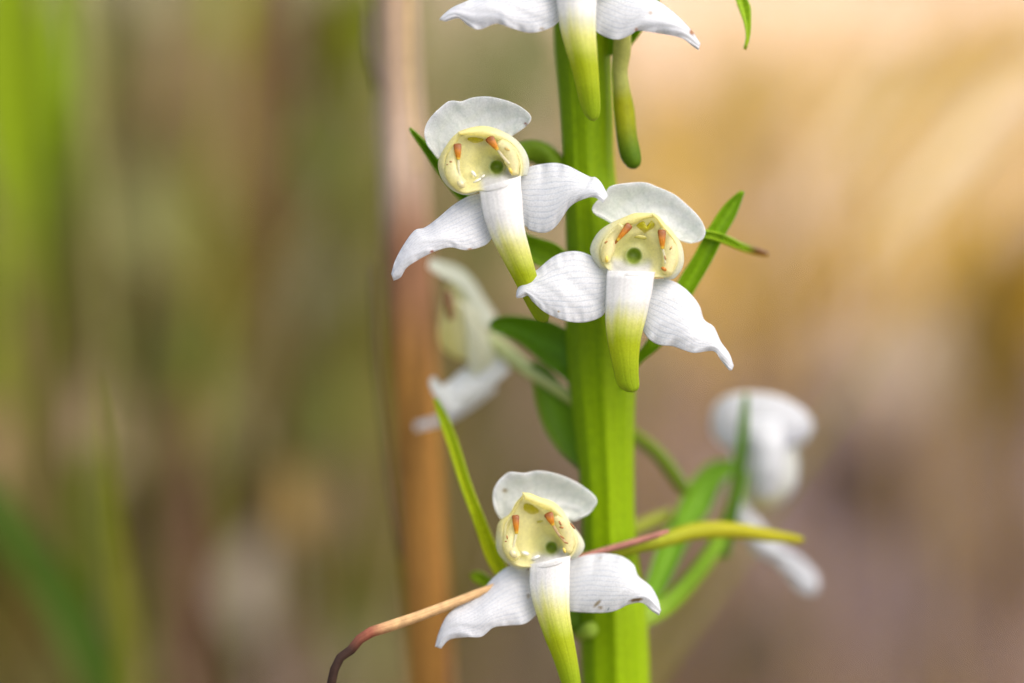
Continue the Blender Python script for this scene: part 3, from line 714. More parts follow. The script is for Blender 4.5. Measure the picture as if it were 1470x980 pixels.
def throat(fl, rim, hole, hr, w0, lip_top, depth=1.6, arch=-1.1, n=96):
    """Waxy cup: a tunnel into the spur, a concave bowl up to the rim. rim = closed loop of photo pixels."""
    R = closed_loop(rim, n)
    hx, hy = hole
    ang = np.arctan2(R[:, 1] - hy, R[:, 0] - hx)
    H = np.stack([hx + hr * np.cos(ang), hy + hr * 1.02 * np.sin(ang)], 1)
    la, lb = np.array(lip_top[0], float), np.array(lip_top[1], float)
    tl = np.clip(((R - la) @ (lb - la)) / ((lb - la) @ (lb - la)), 0, 1)
    low_w = -0.31 + arch * 4 * tl * (1 - tl)             # the lower rim lies on the arch of the lip
    rings, cols, uvs = [], [], []
    low = sstep(0.35, 0.95, np.sin(ang))                 # 1 straight below the hole
    for k, f in enumerate(np.linspace(0, 1, 7)):         # tunnel wall, from deep to the mouth
        q = np.array(hole) + (H - np.array(hole)) * (0.55 + 0.45 * f)
        w = depth * (0.95 - 0.25 * low) + 1.0 * (1 - f) ** 1.3
        rings.append(V(q[:, 0], q[:, 1], w + w0))
        cols.append(np.tile(mixc(np.array((0.40, 0.52, 0.08)), np.array((0.60, 0.66, 0.30)), np.array(f ** 3)), (n, 1)))
        uvs.append(np.stack([np.full(n, 0.2 * f), np.arange(n) / n], 1))
    for f in np.linspace(0, 1, 26)[1:]:
        q = H + (R - H) * f
        w_up = depth * 0.95 * (1 - f ** 2.6) + 0.25 * np.sin(f * 9)
        w_lo = depth * 0.70 * (1 - f) ** 1.8 + low_w * f ** 0.6
        w = w_up * (1 - low) + w_lo * low
        rings.append(V(q[:, 0], q[:, 1], w + w0))
        c = mixc(np.array((0.80, 0.79, 0.36)), np.array((0.95, 0.91, 0.46)), np.array(min(1, f * 2.2)))
        c = mixc(c, np.array((0.95, 0.92, 0.58)), np.array(f ** 2))
        cw = mixc(np.array((0.60, 0.65, 0.42)), WHITE * np.array((1, .985, .95)), np.array(min(1, f * 3.0)))
        ax = (lb - la) / np.linalg.norm(lb - la); dn = np.array((-ax[1], ax[0]))
        across = ((q - la) @ (lb - la)) / ((lb - la) @ (lb - la)); down = (q - np.array(hole)) @ dn
        white = sstep(-0.2 * hr, 1.1 * hr, down) * sstep(-0.02, 0.16, across) * (1 - sstep(0.84, 1.02, across))
        cols.append(mixc(np.tile(c, (n, 1)), cw, np.maximum(white, low * 0.0)))
        uvs.append(np.stack([np.full(n, 0.2 + 0.8 * f), np.arange(n) / n], 1))
    K = len(rings)
    F = []
    for i in range(K - 1):
        for j in range(n):
            F.append((i * n + j, i * n + (j + 1) % n, (i + 1) * n + (j + 1) % n, (i + 1) * n + j))
    vv = np.concatenate(rings)
    # back of the cup, a shell behind the bowl so that it has thickness
    vv = np.vstack([vv, V(np.array(hx), np.array(hy), np.array(w0 + depth + 1.0))[None]])
    for j in range(n):
        F.append((K * n, (j + 1) % n, j))
    cc = np.vstack(cols + [np.array([[0.40, 0.52, 0.08]])]); uu = np.vstack(uvs + [np.array([[0, 0]])])
    fa_, fb_, fc_ = (vv[F[20 * n][i]] for i in range(3))
    if np.dot(np.cross(fb_ - fa_, fc_ - fa_), FWD) > 0:  # the inner face looks at the opening, the shell grows outwards
        F = [q[::-1] for q in F]
    ob = link('column', vv, F, M_THROAT, fl, cc, uu)
    so = ob.modifiers.new('thickness', 'SOLIDIFY'); so.thickness = 0.0002; so.offset = -1
    return ob

def hood(fl, outer, inner, w0, wo, wi, bulge=-0.55, yellow_at=0.0):
    """One hood petal: a crescent that wraps over the rim of the cup."""
    def c(S, T, PX, PY):
        k = mixc(np.array((0.90, 0.91, 0.76)), np.array((0.94, 0.90, 0.52)), sstep(0.2, 0.9, T))
        k = mixc(k, np.array((0.94, 0.88, 0.40)), (1 - sstep(0.25, 0.6, S)) * 0.8)
        return mixc(k, np.array((0.84, 0.86, 0.80)), sstep(0.6, 1.0, S) * (1 - T))
    return patch('petal', outer, inner, M_THROAT, fl, wo, wi, w0=w0, bulge=bulge, n=60, m=20, thick=0.3, col=c, ruffle=0.12, seed=3)

def pollen_col(S, TH):
    c = mixc(np.array((0.24, 0.07, 0.006)), np.array((0.56, 0.21, 0.012)), sstep(0.05, 0.6, S))
    return mixc(c, np.array((0.75, 0.55, 0.06)), sstep(0.75, 1.0, S))
def pollinium(fl, top, bot, r0, r1, w0, w=1.0):
    w0 = w0 - 0.55; w0 -= 0.25; r0 *= 1.08; r1 *= 1.0
    x0, y0 = top; x1, y1 = bot
    tube('pollinium', [(x0, y0, w - .1, r0 * 0.92), (x0 + (x1 - x0) * .12, y0 + (y1 - y0) * .12, w - .25, r0), (x0 + (x1 - x0) * .5, y0 + (y1 - y0) * .5, w - .4, (r0 + r1) * .56),
                       (x1, y1, w - .3, r1)], M_POLLEN, fl, n=24, k=16, col=pollen_col, flat=0.36, w0=w0, capr=0.25)
def thread(fl, pts, w0, c=(0.80, 0.78, 0.58), name='caudicle', mat=None):
    w0 = w0 - (0.85 if name == 'anther' else 0.5)
    if name == 'anther':
        pts = [(a, b, w, r * 1.4) for a, b, w, r in pts]
    cc = np.asarray(c, float)
    def f(S, TH):
        k = cc * (1 + 0.06 * smooth_noise(S * 3 + TH * .5, 23))[..., None]
        return mixc(k, np.array((0.62, 0.42, 0.12)), (0.55 if name == 'anther' else 0.0) * sstep(.55, .9, smooth_noise(S * 5 + TH * .8, 29)))
    tube(name, pts, mat or M_THROAT, fl, n=30, k=16, col=f, flat=0.8, w0=w0, ribs=(lambda S, TH: 1 + 0.12 * smooth_noise(S * 2 + TH * .3, 31)) if name == 'anther' else None)
def blob(fl, name, x, y, w, rx, ry, c, mat, w0, ang=0.0):
    w0 = w0 - {'painted_glint_drop': 0.35, 'connective_lobe': 0.7, 'brown_fleck': 0.95, 'viscidium': 0.8}.get(name, 0.5)
    ca, sa = math.cos(ang), math.sin(ang)
    tube(name, [(x - rx * ca, y - rx * sa, w + .15, ry * .25), (x - rx * .7 * ca, y - rx * .7 * sa, w, ry * .75), (x, y, w - .1, ry), (x + rx * .7 * ca, y + rx * .7 * sa, w, ry * .75),
                (x + rx * ca, y + rx * sa, w + .15, ry * .25)], mat, fl, n=16, k=14, col=c, flat=0.7, w0=w0)

def connective(fl, A, B, w0):
    """The greenish fold at the top of the cup between the two anthers."""
    c = lambda S, T, PX, PY: mixc(np.array((0.74, 0.70, 0.03)), np.array((0.92, 0.87, 0.32)), sstep(.35, 1.0, T) + .2 * smooth_noise(S * 2, 3))
    patch('connective', A, B, M_THROAT, fl, [.9, .7, .7, .9], [1.5, 1.3, 1.3, 1.5], w0=w0, bulge=-.35, n=30, m=14, thick=.3, col=c, ruffle=.15, seed=6)

def flower(x, y, w, label):
    return empty('flower', V(np.array(x), np.array(y), np.array(w)), orchid, label=label)

# ---- centre flower
def flower_front_center(dx, dy, w0, label, full=True, spots=()):
    fl = flower(915 + dx, 350 + dy, w0 + 3, label)
    sh = lambda L: [(a + dx, b + dy) for a, b in L]
    patch('dorsal_sepal', sh([(880, 319), (864, 309), (851, 303), (853, 293), (868, 278), (876, 268), (896, 263.5), (924, 262), (945, 269), (969, 280), (987, 295), (1004, 313), (1012, 330), (1008, 342), (994, 347.5)]),
          sh([(880, 320), (890, 321), (903, 318), (920, 317), (938, 316), (952, 321), (962, 333), (975, 344), (994, 348)]), M_DORSAL, fl,
          [2.5, 2.2, 2.2, 2.2, 2.4, 2.4, 2.6], [2.6, 2.8, 2.8, 2.8, 2.6], w0=w0, bulge=0.9, n=84, m=40, thick=0.3, col=dorsal_col, swap=True, ruffle=0.25, seed=21)
    throat(fl, sh([(866, 350), (875, 336), (892, 324), (912, 317), (936, 310), (948, 324), (962, 342), (970, 358), (970, 378), (961, 394), (945, 396), (925, 396), (905, 395), (888, 393), (872, 383), (864, 366)]),
           (910 + dx, 367 + dy), 11.5, w0, sh([(872, 386), (940, 389)]))
    hood(fl, sh([(940, 306), (913, 305.5), (897, 311), (880, 318.5), (864, 328), (853, 341), (847, 357), (851, 371), (861, 384), (872, 386)]),
         sh([(938, 312), (924, 315), (909, 322), (890, 327), (874, 340), (864, 358), (864, 373), (867, 380), (872, 384)]), w0, [.2, .6, 1.2, 1.5, 1.2], [.2, .3, .5, .7, .9])
    hood(fl, sh([(936, 305), (946.5, 311), (958, 325), (970, 338), (978.5, 351), (982, 368), (981, 380), (976, 391), (967, 400), (954, 401)]),
         sh([(936, 311), (942, 315), (950, 328), (962, 342), (968, 357), (968, 374), (964, 388), (958, 394), (951, 396)]), w0 - 0.1, [.2, .6, 1.2, 1.5, 1.2], [.2, .3, .5, .7, .9])
    if full:
        # anther ridges, pollinia, threads and sticky discs
        thread(fl, sh3([(893, 323, 1.2, 5), (880, 340, 1.6, 7), (873, 358, 1.2, 7), (870, 376, .8, 4)], dx, dy), w0, c=(0.93, 0.88, 0.50), name='anther')
        thread(fl, sh3([(952, 326, 1.2, 5), (960, 345, 1.6, 8), (962, 368, 1.2, 8), (958, 392, .6, 5)], dx, dy), w0, c=(0.93, 0.88, 0.52), name='anther')
        pollinium(fl, (904 + dx, 322.5 + dy), (886 + dx, 345 + dy), 5.0, 2.2, w0, 1.0)
        pollinium(fl, (950 + dx, 330.5 + dy), (951 + dx, 357 + dy), 5.5, 2.4, w0, .9)
        thread(fl, sh3([(886, 345, .7, 2), (880, 352, .7, 1.6), (874, 359, .5, 1.2)], dx, dy), w0, c=(0.60, 0.28, 0.05))
        thread(fl, sh3([(951, 356, .5, 2), (954, 368, .3, 1.8), (955, 378, .1, 1.6)], dx, dy), w0)
        blob(fl, 'viscidium', 953 + dx, 386 + dy, -.1, 4.2, 2.6, (0.55, 0.20, 0.02), M_POLLEN, w0, 0.5)
        blob(fl, 'viscidium', 871 + dx, 372 + dy, .2, 5, 2.6, (0.75, 0.60, 0.12), M_POLLEN, w0, 1.6)
        blob(fl, 'brown_fleck', 870 + dx, 347.5 + dy, .25, 2.8, 1.4, (0.42, 0.20, 0.05), M_POLLEN, w0, -0.7)
        blob(fl, 'brown_fleck', 963 + dx, 356 + dy, .2, 3.0, 1.4, (0.55, 0.34, 0.09), M_POLLEN, w0, -1.0)
        blob(fl, 'brown_fleck', 955 + dx, 370 + dy, .0, 3.6, 1.2, (0.42, 0.20, 0.06), M_POLLEN, w0, 1.3)
        connective(fl, sh([(909, 324), (917, 315), (924, 316), (929, 325), (935, 316), (943, 316), (950, 326)]), sh([(910, 326), (916, 334), (924, 336), (930, 334), (936, 333), (943, 330), (949, 328)]), w0)
        thread(fl, sh3([(900, 337, 2.0, 2), (911, 338, 1.9, 3.2), (926, 340, 1.9, 3.4), (942, 338, 2.1, 2)], dx, dy), w0, c=(0.72, 0.67, 0.14), name='stigma_ridge', mat=M_WET)
    lip(fl, sh([(871.5, 388), (870, 400), (869, 434), (869, 462), (872, 490), (879, 524), (886, 551), (897, 561), (905, 563)]),
        sh([(941, 390), (938.5, 402), (936, 420), (928, 455), (921, 483), (917.5, 511), (917, 535), (917.5, 556), (910, 563)]),
        [-.3, -.6, -.3, .3, 1.2], w0, 445, 478)
    sepal(fl, sh([(875, 380), (848, 366.5), (830, 360.5), (810, 361.5), (792, 369.5), (772, 386), (754, 400), (743, 414), (740.5, 425)]),
          sh([(880, 430), (867, 451), (851, 460), (830, 463), (806, 459), (782, 448), (765, 433), (758, 424.5), (750, 427), (742, 428)]),
          [2.2, 2.0, 1.6, 1.2, .4], [1.2, .4, -.4, -.2, .2], w0, bulge=-0.9, ruffle=0.3, seed=31, spots=spots)
    sepal(fl, sh([(925, 402), (940, 400), (956, 400), (973, 406.5), (990, 420), (1004, 438), (1011, 458.5), (1025, 469), (1035, 490), (1047, 507), (1053.5, 525)]),
          sh([(915, 462), (922.5, 474), (931, 486), (945, 494.5), (966, 497), (980, 502), (997, 506.5), (1024, 504), (1035, 517), (1046, 530.5), (1051, 531)]),
          [2.0, 2.2, 2.2, 1.6, 1.4], [1.2, .6, -.2, .2, 1.0], w0, bulge=-1.0, ruffle=0.3, seed=32, spots=spots)
    return fl

def sh3(L, dx, dy):
    return [(a + dx, b + dy, c, r) for a, b, c, r in L]

SPK = (0.10, 0.05, 0.03)
fc = flower_front_center(0, 0, 0.0, 'front flower at the centre in sharp focus, right of the upper left flower',
                         spots=[(893, 421, 1.4, 1, 0, SPK), (802, 447, 1.6, 1, 0, (0.5, 0.35, 0.15)), (868, 451, 2.2, 1, 0, (0.35, 0.22, 0.1))])
tube('ovary', [(915, 350, 6.5, 12), (905, 395, 9, 14), (890, 450, 10.5, 15), (872, 500, 11, 15)], M_STEM, fc, n=40, k=20, col=(0.16, 0.31, 0.02), ribs=lambda S, TH: 1 + 0.1 * np.cos(3 * TH + 9 * S))

# ---- upper left flower
fb = flower(695, 235, 3, 'upper left flower with its lip slanting right, in sharp focus')
w0 = -0.4
patch('dorsal_sepal', [(630, 226), (613.5, 206), (610, 186), (619, 168), (639, 149), (648, 145), (663, 145.5), (680, 140), (702, 139), (731, 146), (751, 156), (761.5, 168), (756, 178)],
      [(632, 227), (642, 216), (654, 204), (668, 199), (684, 198), (700, 199), (718, 201), (734, 195), (755, 179)], M_DORSAL, fb,
      [2.8, 1.8, 1.4, 2.0, 2.2, 2.0, 2.2], [3.0, 2.9, 2.9, 2.9, 2.3], w0=w0, bulge=0.9, n=84, m=40, thick=0.3, col=dorsal_col, swap=True, ruffle=0.3, seed=41, spots=[(754, 177, 1.8, 1.4, .3, (0.4, 0.16, 0.1))])
throat(fb, [(641, 232), (646, 218), (655, 203), (664, 194), (684, 193.5), (700, 195.5), (716, 200), (730, 206), (741, 219), (747, 235), (746, 252), (736, 262), (718, 270), (700, 274), (686, 272), (668, 275), (656, 270), (646, 256), (641, 243)],
       (713, 239.5), 10, w0, [(686.5, 266), (748, 247)])
hood(fb, [(667, 185), (659, 189), (650, 196), (641, 208), (632, 223), (628.5, 238), (634.5, 257), (648, 272), (665, 279.5), (680, 278), (692, 272)],
     [(666, 191), (661, 196), (655, 206), (647, 218), (641.5, 230), (642.5, 246), (651, 262), (660, 272), (673, 273), (684, 268), (692, 266)], w0, [.2, .7, 1.4, 1.5, 1.0], [.1, .4, .6, .6, .5])
hood(fb, [(657, 189), (675, 183), (694, 180.5), (713, 184.5), (733, 194), (747, 206), (757, 222), (760, 238), (757, 252)],
     [(660, 193), (680, 194), (694, 196), (713, 199.5), (729, 205), (740, 218), (746, 234), (746, 244), (746, 253)], w0 - 0.1, [-.2, .2, .9, 1.5, 1.4], [-.5, -.2, .3, .7, .8])
thread(fb, [(655, 212, 1.2, 5), (650, 232, 1.2, 7), (652, 252, .8, 8), (664, 266, .5, 6)], w0, c=(0.93, 0.89, 0.54), name='anther')
thread(fb, [(716, 205, 1.0, 6), (728, 216, 1.2, 8), (736, 234, 1.0, 7), (739, 250, .6, 4)], w0, c=(0.93, 0.88, 0.54), name='anther')
pollinium(fb, (656.5, 207), (658, 229), 5.4, 2.6, w0, .7)
pollinium(fb, (702, 197.5), (714.5, 215), 6.0, 2.2, w0, .8)
thread(fb, [(658, 229, .2, 2), (658.5, 242, .0, 1.8), (660, 255, -.1, 2)], w0)
thread(fb, [(714.5, 215, .5, 2), (723, 226, .2, 2), (731, 235, .0, 1.8)], w0, c=(0.84, 0.80, 0.62))
blob(fb, 'viscidium', 662, 264, -.1, 6, 5, (0.80, 0.74, 0.42), M_WET, w0, .8)
blob(fb, 'viscidium', 733, 245, .1, 4.5, 2.4, (0.74, 0.56, 0.10), M_POLLEN, w0, 1.2)
blob(fb, 'brown_fleck', 647, 232, .2, 1.8, 1.3, (0.34, 0.14, 0.04), M_POLLEN, w0)
blob(fb, 'brown_fleck', 642, 236, .2, 1.2, .9, (0.34, 0.14, 0.04), M_POLLEN, w0)
blob(fb, 'brown_fleck', 728, 214, .2, 4.0, 1.8, (0.62, 0.46, 0.14), M_POLLEN, w0, .4)
connective(fb, [(660, 196), (674, 193), (690, 195), (700, 199)], [(662, 199), (670, 204), (680, 208), (691, 207), (700, 202)], w0)
thread(fb, [(676, 213, 2.0, 1.2), (684, 210, 1.7, 2.6), (694, 208, 1.6, 2.6), (702, 208, 1.8, 1)], w0, c=(0.62, 0.60, 0.06), name='stigma_ridge', mat=M_WET)
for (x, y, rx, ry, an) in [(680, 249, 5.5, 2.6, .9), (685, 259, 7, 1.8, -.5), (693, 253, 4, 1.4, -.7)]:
    blob(fb, 'painted_glint_drop', x, y, 1.0, rx, ry, (0.90, 0.90, 0.82), M_WET, w0, an)  # wet beads coloured near white, standing in for highlights
lip(fb, [(687.5, 270), (689, 282), (692.5, 304), (703.5, 337), (720, 370), (738, 403), (753, 432), (768, 457), (780, 463)],
    [(748, 252), (748, 264), (750, 285), (753, 326), (762, 362), (768, 385), (776, 412), (788, 448), (787, 461)], [-.2, -.5, -.3, .6, 2.0, 3.2], w0, 330, 382, bulge=-1.0)
sepal(fb, [(700, 276), (687, 278), (672, 281.5), (650, 294.5), (628, 313), (610, 326), (595, 330.5), (580, 350), (567.5, 373), (561.5, 393)],
      [(712, 330), (701.5, 348), (687, 355.5), (668, 359), (646, 355), (624, 361), (602, 372), (584, 384), (575, 398), (565, 403)],
      [2.6, 2.4, 1.8, 1.0, .4], [1.6, .4, -.2, -.2, .4], w0, bulge=-0.8, ruffle=0.3, seed=51, spots=[(620, 361, 2.2, 1.6, 0, (0.34, 0.13, 0.08)), (675, 357.5, 1.8, 2.6, 0, (0.45, 0.28, 0.16))])
sepal(fb, [(740, 246), (757, 240), (775, 235.5), (797, 233.5), (815, 237.5), (834, 247), (848, 253.5), (855, 254), (864, 263), (873, 281)],
      [(742, 315), (756, 326), (762, 331), (782, 334), (797, 326), (808, 311), (819, 296), (834, 287), (852, 283), (866, 291)],
      [2.4, 2.4, 1.8, 1.2, .0], [1.2, .6, .4, .0, -.6], w0, bulge=-1.1, ruffle=0.3, seed=52)
tube('ovary', [(712, 235, 6, 10), (748, 218, 8, 14), (775, 218, 8.5, 18), (798, 240, 9, 17), (832, 300, 9, 15)], M_STEM, fb, n=40, k=20, col=(0.15, 0.25, 0.01), ribs=lambda S, TH: 1 + 0.1 * np.cos(3 * TH + 9 * S))

# ---- lowest flower
fd = flower(775, 765, 5, 'lowest front flower, slightly soft, with spotted right sepal')
w0 = 2.2
patch('dorsal_sepal', [(722, 745), (712, 730), (708, 709), (715, 692), (729, 679), (741, 678.5), (753, 679.5), (774, 676), (802, 681.5), (830, 694), (850.5, 709), (856.5, 721), (847, 734), (830, 742)],
      [(723, 746), (733, 740), (744, 728), (758, 724), (775, 725), (792, 731), (806, 740), (819, 747), (829, 743)], M_DORSAL, fd,
      [2.8, 1.8, 1.5, 2.0, 2.2, 2.0, 2.2], [3.0, 2.9, 2.9, 2.9, 2.4], w0=w0, bulge=0.9, n=84, m=40, thick=0.3, col=dorsal_col, swap=True, ruffle=0.3, seed=61, spots=[(725, 704, 3.2, 1.2, 0, (0.42, 0.34, 0.18))])
throat(fd, [(725, 766), (727, 751), (736, 736), (744, 724), (754, 716), (776, 727), (794, 735), (811, 748), (822, 763), (826, 780), (820, 796), (808, 806), (792, 812), (776, 814), (760, 812), (744, 810), (732, 802), (725, 786)],
       (791.5, 786), 8.6, w0, [(761, 806), (819, 792)])
hood(fd, [(751, 709), (744, 719), (734, 735), (717, 748), (712.5, 762), (712, 783), (717, 797), (729, 809), (740, 816), (753, 817.5), (766, 812)],
     [(751, 715), (743, 725), (737, 737), (727, 751), (725, 767), (725, 785), (732, 802), (741, 809), (752, 810), (760, 808), (766, 806)], w0, [.0, .7, 1.4, 1.5, 1.0], [.1, .4, .6, .6, .5])
hood(fd, [(750, 706), (762, 708), (774, 713), (793, 719.5), (806, 730), (819, 749), (832, 766), (839, 780), (837, 791), (827, 801), (817, 802)],
     [(753, 716), (764, 722), (776, 728), (793, 736), (810, 749), (821, 764), (824.5, 780), (822, 790), (818, 797)], w0 - .1, [-.4, .2, .9, 1.5, 1.4], [-.6, -.2, .3, .7, .8])
thread(fd, [(741, 745, 1.2, 4), (735, 765, 1.2, 6), (732, 785, .8, 7), (742, 801, .5, 6)], w0, c=(0.93, 0.89, 0.52), name='anther')
thread(fd, [(797, 742, 1.0, 5), (808, 755, 1.2, 8), (816, 775, 1.0, 7), (816, 792, .6, 4)], w0, c=(0.93, 0.88, 0.52), name='anther')
pollinium(fd, (740, 740), (741.5, 766), 5.0, 2.4, w0, .7)
pollinium(fd, (787, 737), (794, 754), 6.2, 2.2, w0, .7)
thread(fd, [(741, 766, .2, 2), (738, 780, .0, 1.8), (735, 792, -.1, 2)], w0)
thread(fd, [(794, 754, .4, 2), (802, 767, .2, 1.8), (812, 779, .0, 1.6)], w0, c=(0.72, 0.56, 0.34))
blob(fd, 'viscidium', 737, 795, -.1, 6, 5, (0.80, 0.74, 0.42), M_WET, w0, .8)
blob(fd, 'viscidium', 810, 790, .1, 4, 2.2, (0.74, 0.60, 0.12), M_POLLEN, w0, 1.2)
for (x, y, rx, ry, an) in [(804, 751, 4, 1.6, 1.1), (806, 757, 3, 1.6, .2), (822, 755, 5.5, 1.4, .9), (807, 771, 4, 1.3, .6), (728, 771, 3.0, 1.2, 1.4), (726, 777, 1.5, 1.0, 0), (813, 779, 3, 1.2, .3)]:
    blob(fd, 'brown_fleck', x, y, .05, rx, ry, (0.42, 0.19, 0.06), M_POLLEN, w0, an)
connective(fd, [(741, 727), (750, 720), (764, 722), (779, 730)], [(743, 731), (752, 738), (764, 743), (776, 740), (779, 733)], w0)
thread(fd, [(764, 751, 2.0, 1.2), (772, 748, 1.7, 2.6), (780, 747, 1.6, 2.6), (787, 749, 1.8, 1)], w0, c=(0.62, 0.60, 0.06), name='stigma_ridge', mat=M_WET)
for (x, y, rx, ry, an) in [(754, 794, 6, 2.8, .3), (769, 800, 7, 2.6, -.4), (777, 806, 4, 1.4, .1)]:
    blob(fd, 'painted_glint_drop', x, y, .9, rx, ry, (0.90, 0.90, 0.84), M_WET, w0, an)  # the beads' white imitates glints on the wet cup floor
lip(fd, [(760.5, 810), (760, 824), (760.5, 848), (769, 879), (781, 914), (795, 949), (806, 982), (814, 1010), (822, 1026)],
    [(819, 797), (818.5, 814), (818, 834), (818, 876), (823, 911), (830, 952), (834, 980), (836, 1008), (832, 1024)], [-.2, -.5, -.3, .5, 1.6], w0, 850, 905, bulge=-1.0)
sepal(fd, [(772, 815), (758, 818), (745, 812), (729, 813.5), (708, 829), (684, 855), (660, 869), (642, 883), (630, 907), (624.5, 928)],
      [(776, 872), (767, 885), (753, 895.5), (729, 898), (708, 901), (691, 914), (670, 914.5), (646, 918), (633, 931)],
      [2.6, 2.4, 1.8, 1.0, .4], [1.6, .4, -.2, -.2, .4], w0, bulge=-0.8, ruffle=0.3, seed=71, spots=[(758, 855, 3, 1.4, 1.4, (0.50, 0.46, 0.38))])
sepal(fd, [(808, 805), (823, 802), (844, 796), (868, 794), (892, 798), (909.5, 810), (917, 827), (934, 841), (944, 858), (949, 876)],
      [(808, 866), (815, 876), (823, 878), (844, 879.5), (868, 879.5), (885, 876), (903, 867.5), (922, 865.5), (935, 876.5), (946, 883.5)],
      [2.4, 2.4, 1.8, 1.2, .6], [1.2, .6, .0, .0, .4], w0, bulge=-1.1, ruffle=0.3, seed=72,
      spots=[(858, 866, 2.6, 3.2, -.8, (0.36, 0.30, 0.2)), (862, 872, 2, 2, 0.1, (0.40, 0.33, 0.22)), (913, 861, 2.6, 4.2, -.15, (0.28, 0.2, 0.10)), (873, 874, 1.5, 1, 0, (0.12, 0.2, 0.25)), (862, 801, 1.6, 1.4, 0, (0.5, 0.45, 0.4))])
tube('ovary', [(775, 770, 8.5, 11), (790, 830, 11.5, 15), (815, 880, 13, 17), (850, 910, 13.5, 17)], M_STEM, fd, n=40, k=20, col=(0.16, 0.31, 0.02), ribs=lambda S, TH: 1 + 0.1 * np.cos(3 * TH + 9 * S))
tube('spur', [(800, 805, 6.5, 8), (845, 801, 7.5, 9), (891, 790, 8, 10), (917, 784, 8.5, 10), (953, 775, 10, 12), (990, 764, 11.5, 13.5), (1027, 760, 12.5, 13), (1064, 762, 13, 11), (1100, 768, 13.5, 9.5), (1137, 773, 14, 7), (1153, 775, 14, 3.5)],
     M_STEM, fd, n=60, k=18, col=lambda S, TH: mixc(np.array((0.36, 0.40, 0.02)), np.array((0.46, 0.43, 0.015)), sstep(.3, .8, S)), ribs=lambda S, TH: 1 + 0.06 * np.cos(2 * TH + 7 * S))

# ---- topmost flower, cut by the frame
fa = flower(835, -60, 1, 'topmost flower whose hood is above the picture, only lower petals and lip showing')
w0 = -2.2
patch('dorsal_sepal', [(800, -96), (773, -112), (775, -124), (795, -145), (818, -152), (846, -153), (890, -136), (926, -104), (932, -84), (915, -68)],
      [(802, -94), (824, -98), (850, -100), (872, -95), (895, -72), (914, -67)], M_DORSAL, fa, [2.5, .6, .4, .8, 2.4], [2.6, 3.0, 2.6], w0=w0, bulge=1.5, thick=0.3, col=dorsal_col, swap=True, ruffle=.25, seed=81)
sh = lambda L: [(a - 82, b - 412) for a, b in L]
throat(fa, sh([(866, 350), (875, 336), (892, 324), (912, 317), (936, 310), (948, 324), (962, 342), (970, 358), (970, 378), (961, 394), (945, 396), (925, 396), (905, 395), (888, 393), (872, 383), (864, 366)]), (828, -45), 11.5, w0, [(796, -28), (858, -28)], depth=1.6)
hood(fa, sh([(940, 306), (913, 305.5), (897, 311), (880, 318.5), (864, 328), (853, 341), (847, 357), (851, 371), (861, 384), (872, 386)]),
     sh([(938, 312), (924, 315), (909, 322), (890, 327), (874, 340), (864, 358), (864, 373), (867, 380), (872, 384)]), w0, [.2, .6, 1.2, 1.5, 1.2], [.2, .3, .5, .7, .9])
hood(fa, sh([(936, 305), (946.5, 311), (958, 325), (970, 338), (978.5, 351), (982, 368), (981, 380), (976, 391), (967, 400), (954, 401)]),
     sh([(936, 311), (942, 315), (950, 328), (962, 342), (968, 357), (968, 374), (964, 388), (958, 394), (951, 396)]), w0, [.2, .6, 1.2, 1.5, 1.2], [.2, .3, .5, .7, .9])
pollinium(fa, (822, -89), (804, -67), 5, 2.2, w0, 1.0)
pollinium(fa, (868, -81), (869, -55), 5.5, 2.4, w0, .9)
lip(fa, [(796, -28), (798, -5), (801, 20), (804, 41), (811, 68), (821, 102), (831, 143), (838, 163), (846, 172)],
    [(858, -28), (857, -5), (856, 20), (855.5, 44), (857, 68), (860, 112), (862, 150), (860, 167), (853, 174)], [-.3, -.6, -.2, .6, 1.8], w0, 22, 78, bulge=-1.1)
sepal(fa, [(805, -40), (790, -32), (760, -28), (730, -22), (702, -13), (668, 2), (650, 10), (637, 20), (630.5, 28)],
      [(810, 15), (801, 32), (784, 42.5), (760, 47), (736, 41), (712, 34), (688, 42.5), (671, 36), (658, 26), (640, 31)],
      [2.4, 2.2, 1.6, 1.0, .4], [1.6, .4, -.2, .2, .6], w0, bulge=-0.9, ruffle=.3, seed=91, spots=[(778, 41, 2, 2, 0, (0.55, 0.46, 0.34))])
sepal(fa, [(850, -42), (880, -34), (906, -20), (940, -2), (967, 17), (991, 41), (1005.5, 62)],
      [(848, 25), (855, 44), (872, 54), (889, 56.5), (906, 49.5), (916, 44), (940, 47), (964, 51), (981, 56), (994, 66), (1003, 72)],
      [2.4, 2.2, 1.6, 1.0, .8], [1.4, .6, .2, .2, .8], w0, bulge=-0.9, ruffle=.3, seed=92, spots=[(913, 42, 2.4, 1, 0, (0.5, 0.24, 0.1)), (934, 18, 2.6, 1.2, 0, (0.62, 0.5, 0.4)), (993, 46, 3.0, 1.9, 1.0, (0.45, 0.22, 0.1))])
tube('ovary', [(835, -60, 3, 10), (850, -100, 5, 14), (845, -140, 7, 14)], M_STEM, fa, n=30, k=18, col=(0.16, 0.31, 0.02))
tube('spur', [(880, -30, 3.0, 9), (892, 20, 4.0, 12), (893, 70, 4.5, 13.5), (890, 100, 4.8, 11.8), (892, 125, 5, 12.5), (896, 156, 5, 15), (900, 195, 4.6, 14.6), (905, 220, 4.4, 14.8), (910, 234, 4.2, 11.5), (912, 240, 4.2, 7)],
     M_STEM, fa, n=60, k=22, col=lambda S, TH: mixc(mixc(np.array((0.50, 0.52, 0.14)), np.array((0.34, 0.36, 0.005)), sstep(.52, .66, S)), np.array((0.10, 0.19, 0.004)), sstep(.70, .95, S)), ribs=lambda S, TH: 1 + 0.03 * np.cos(2 * TH + 7 * S))

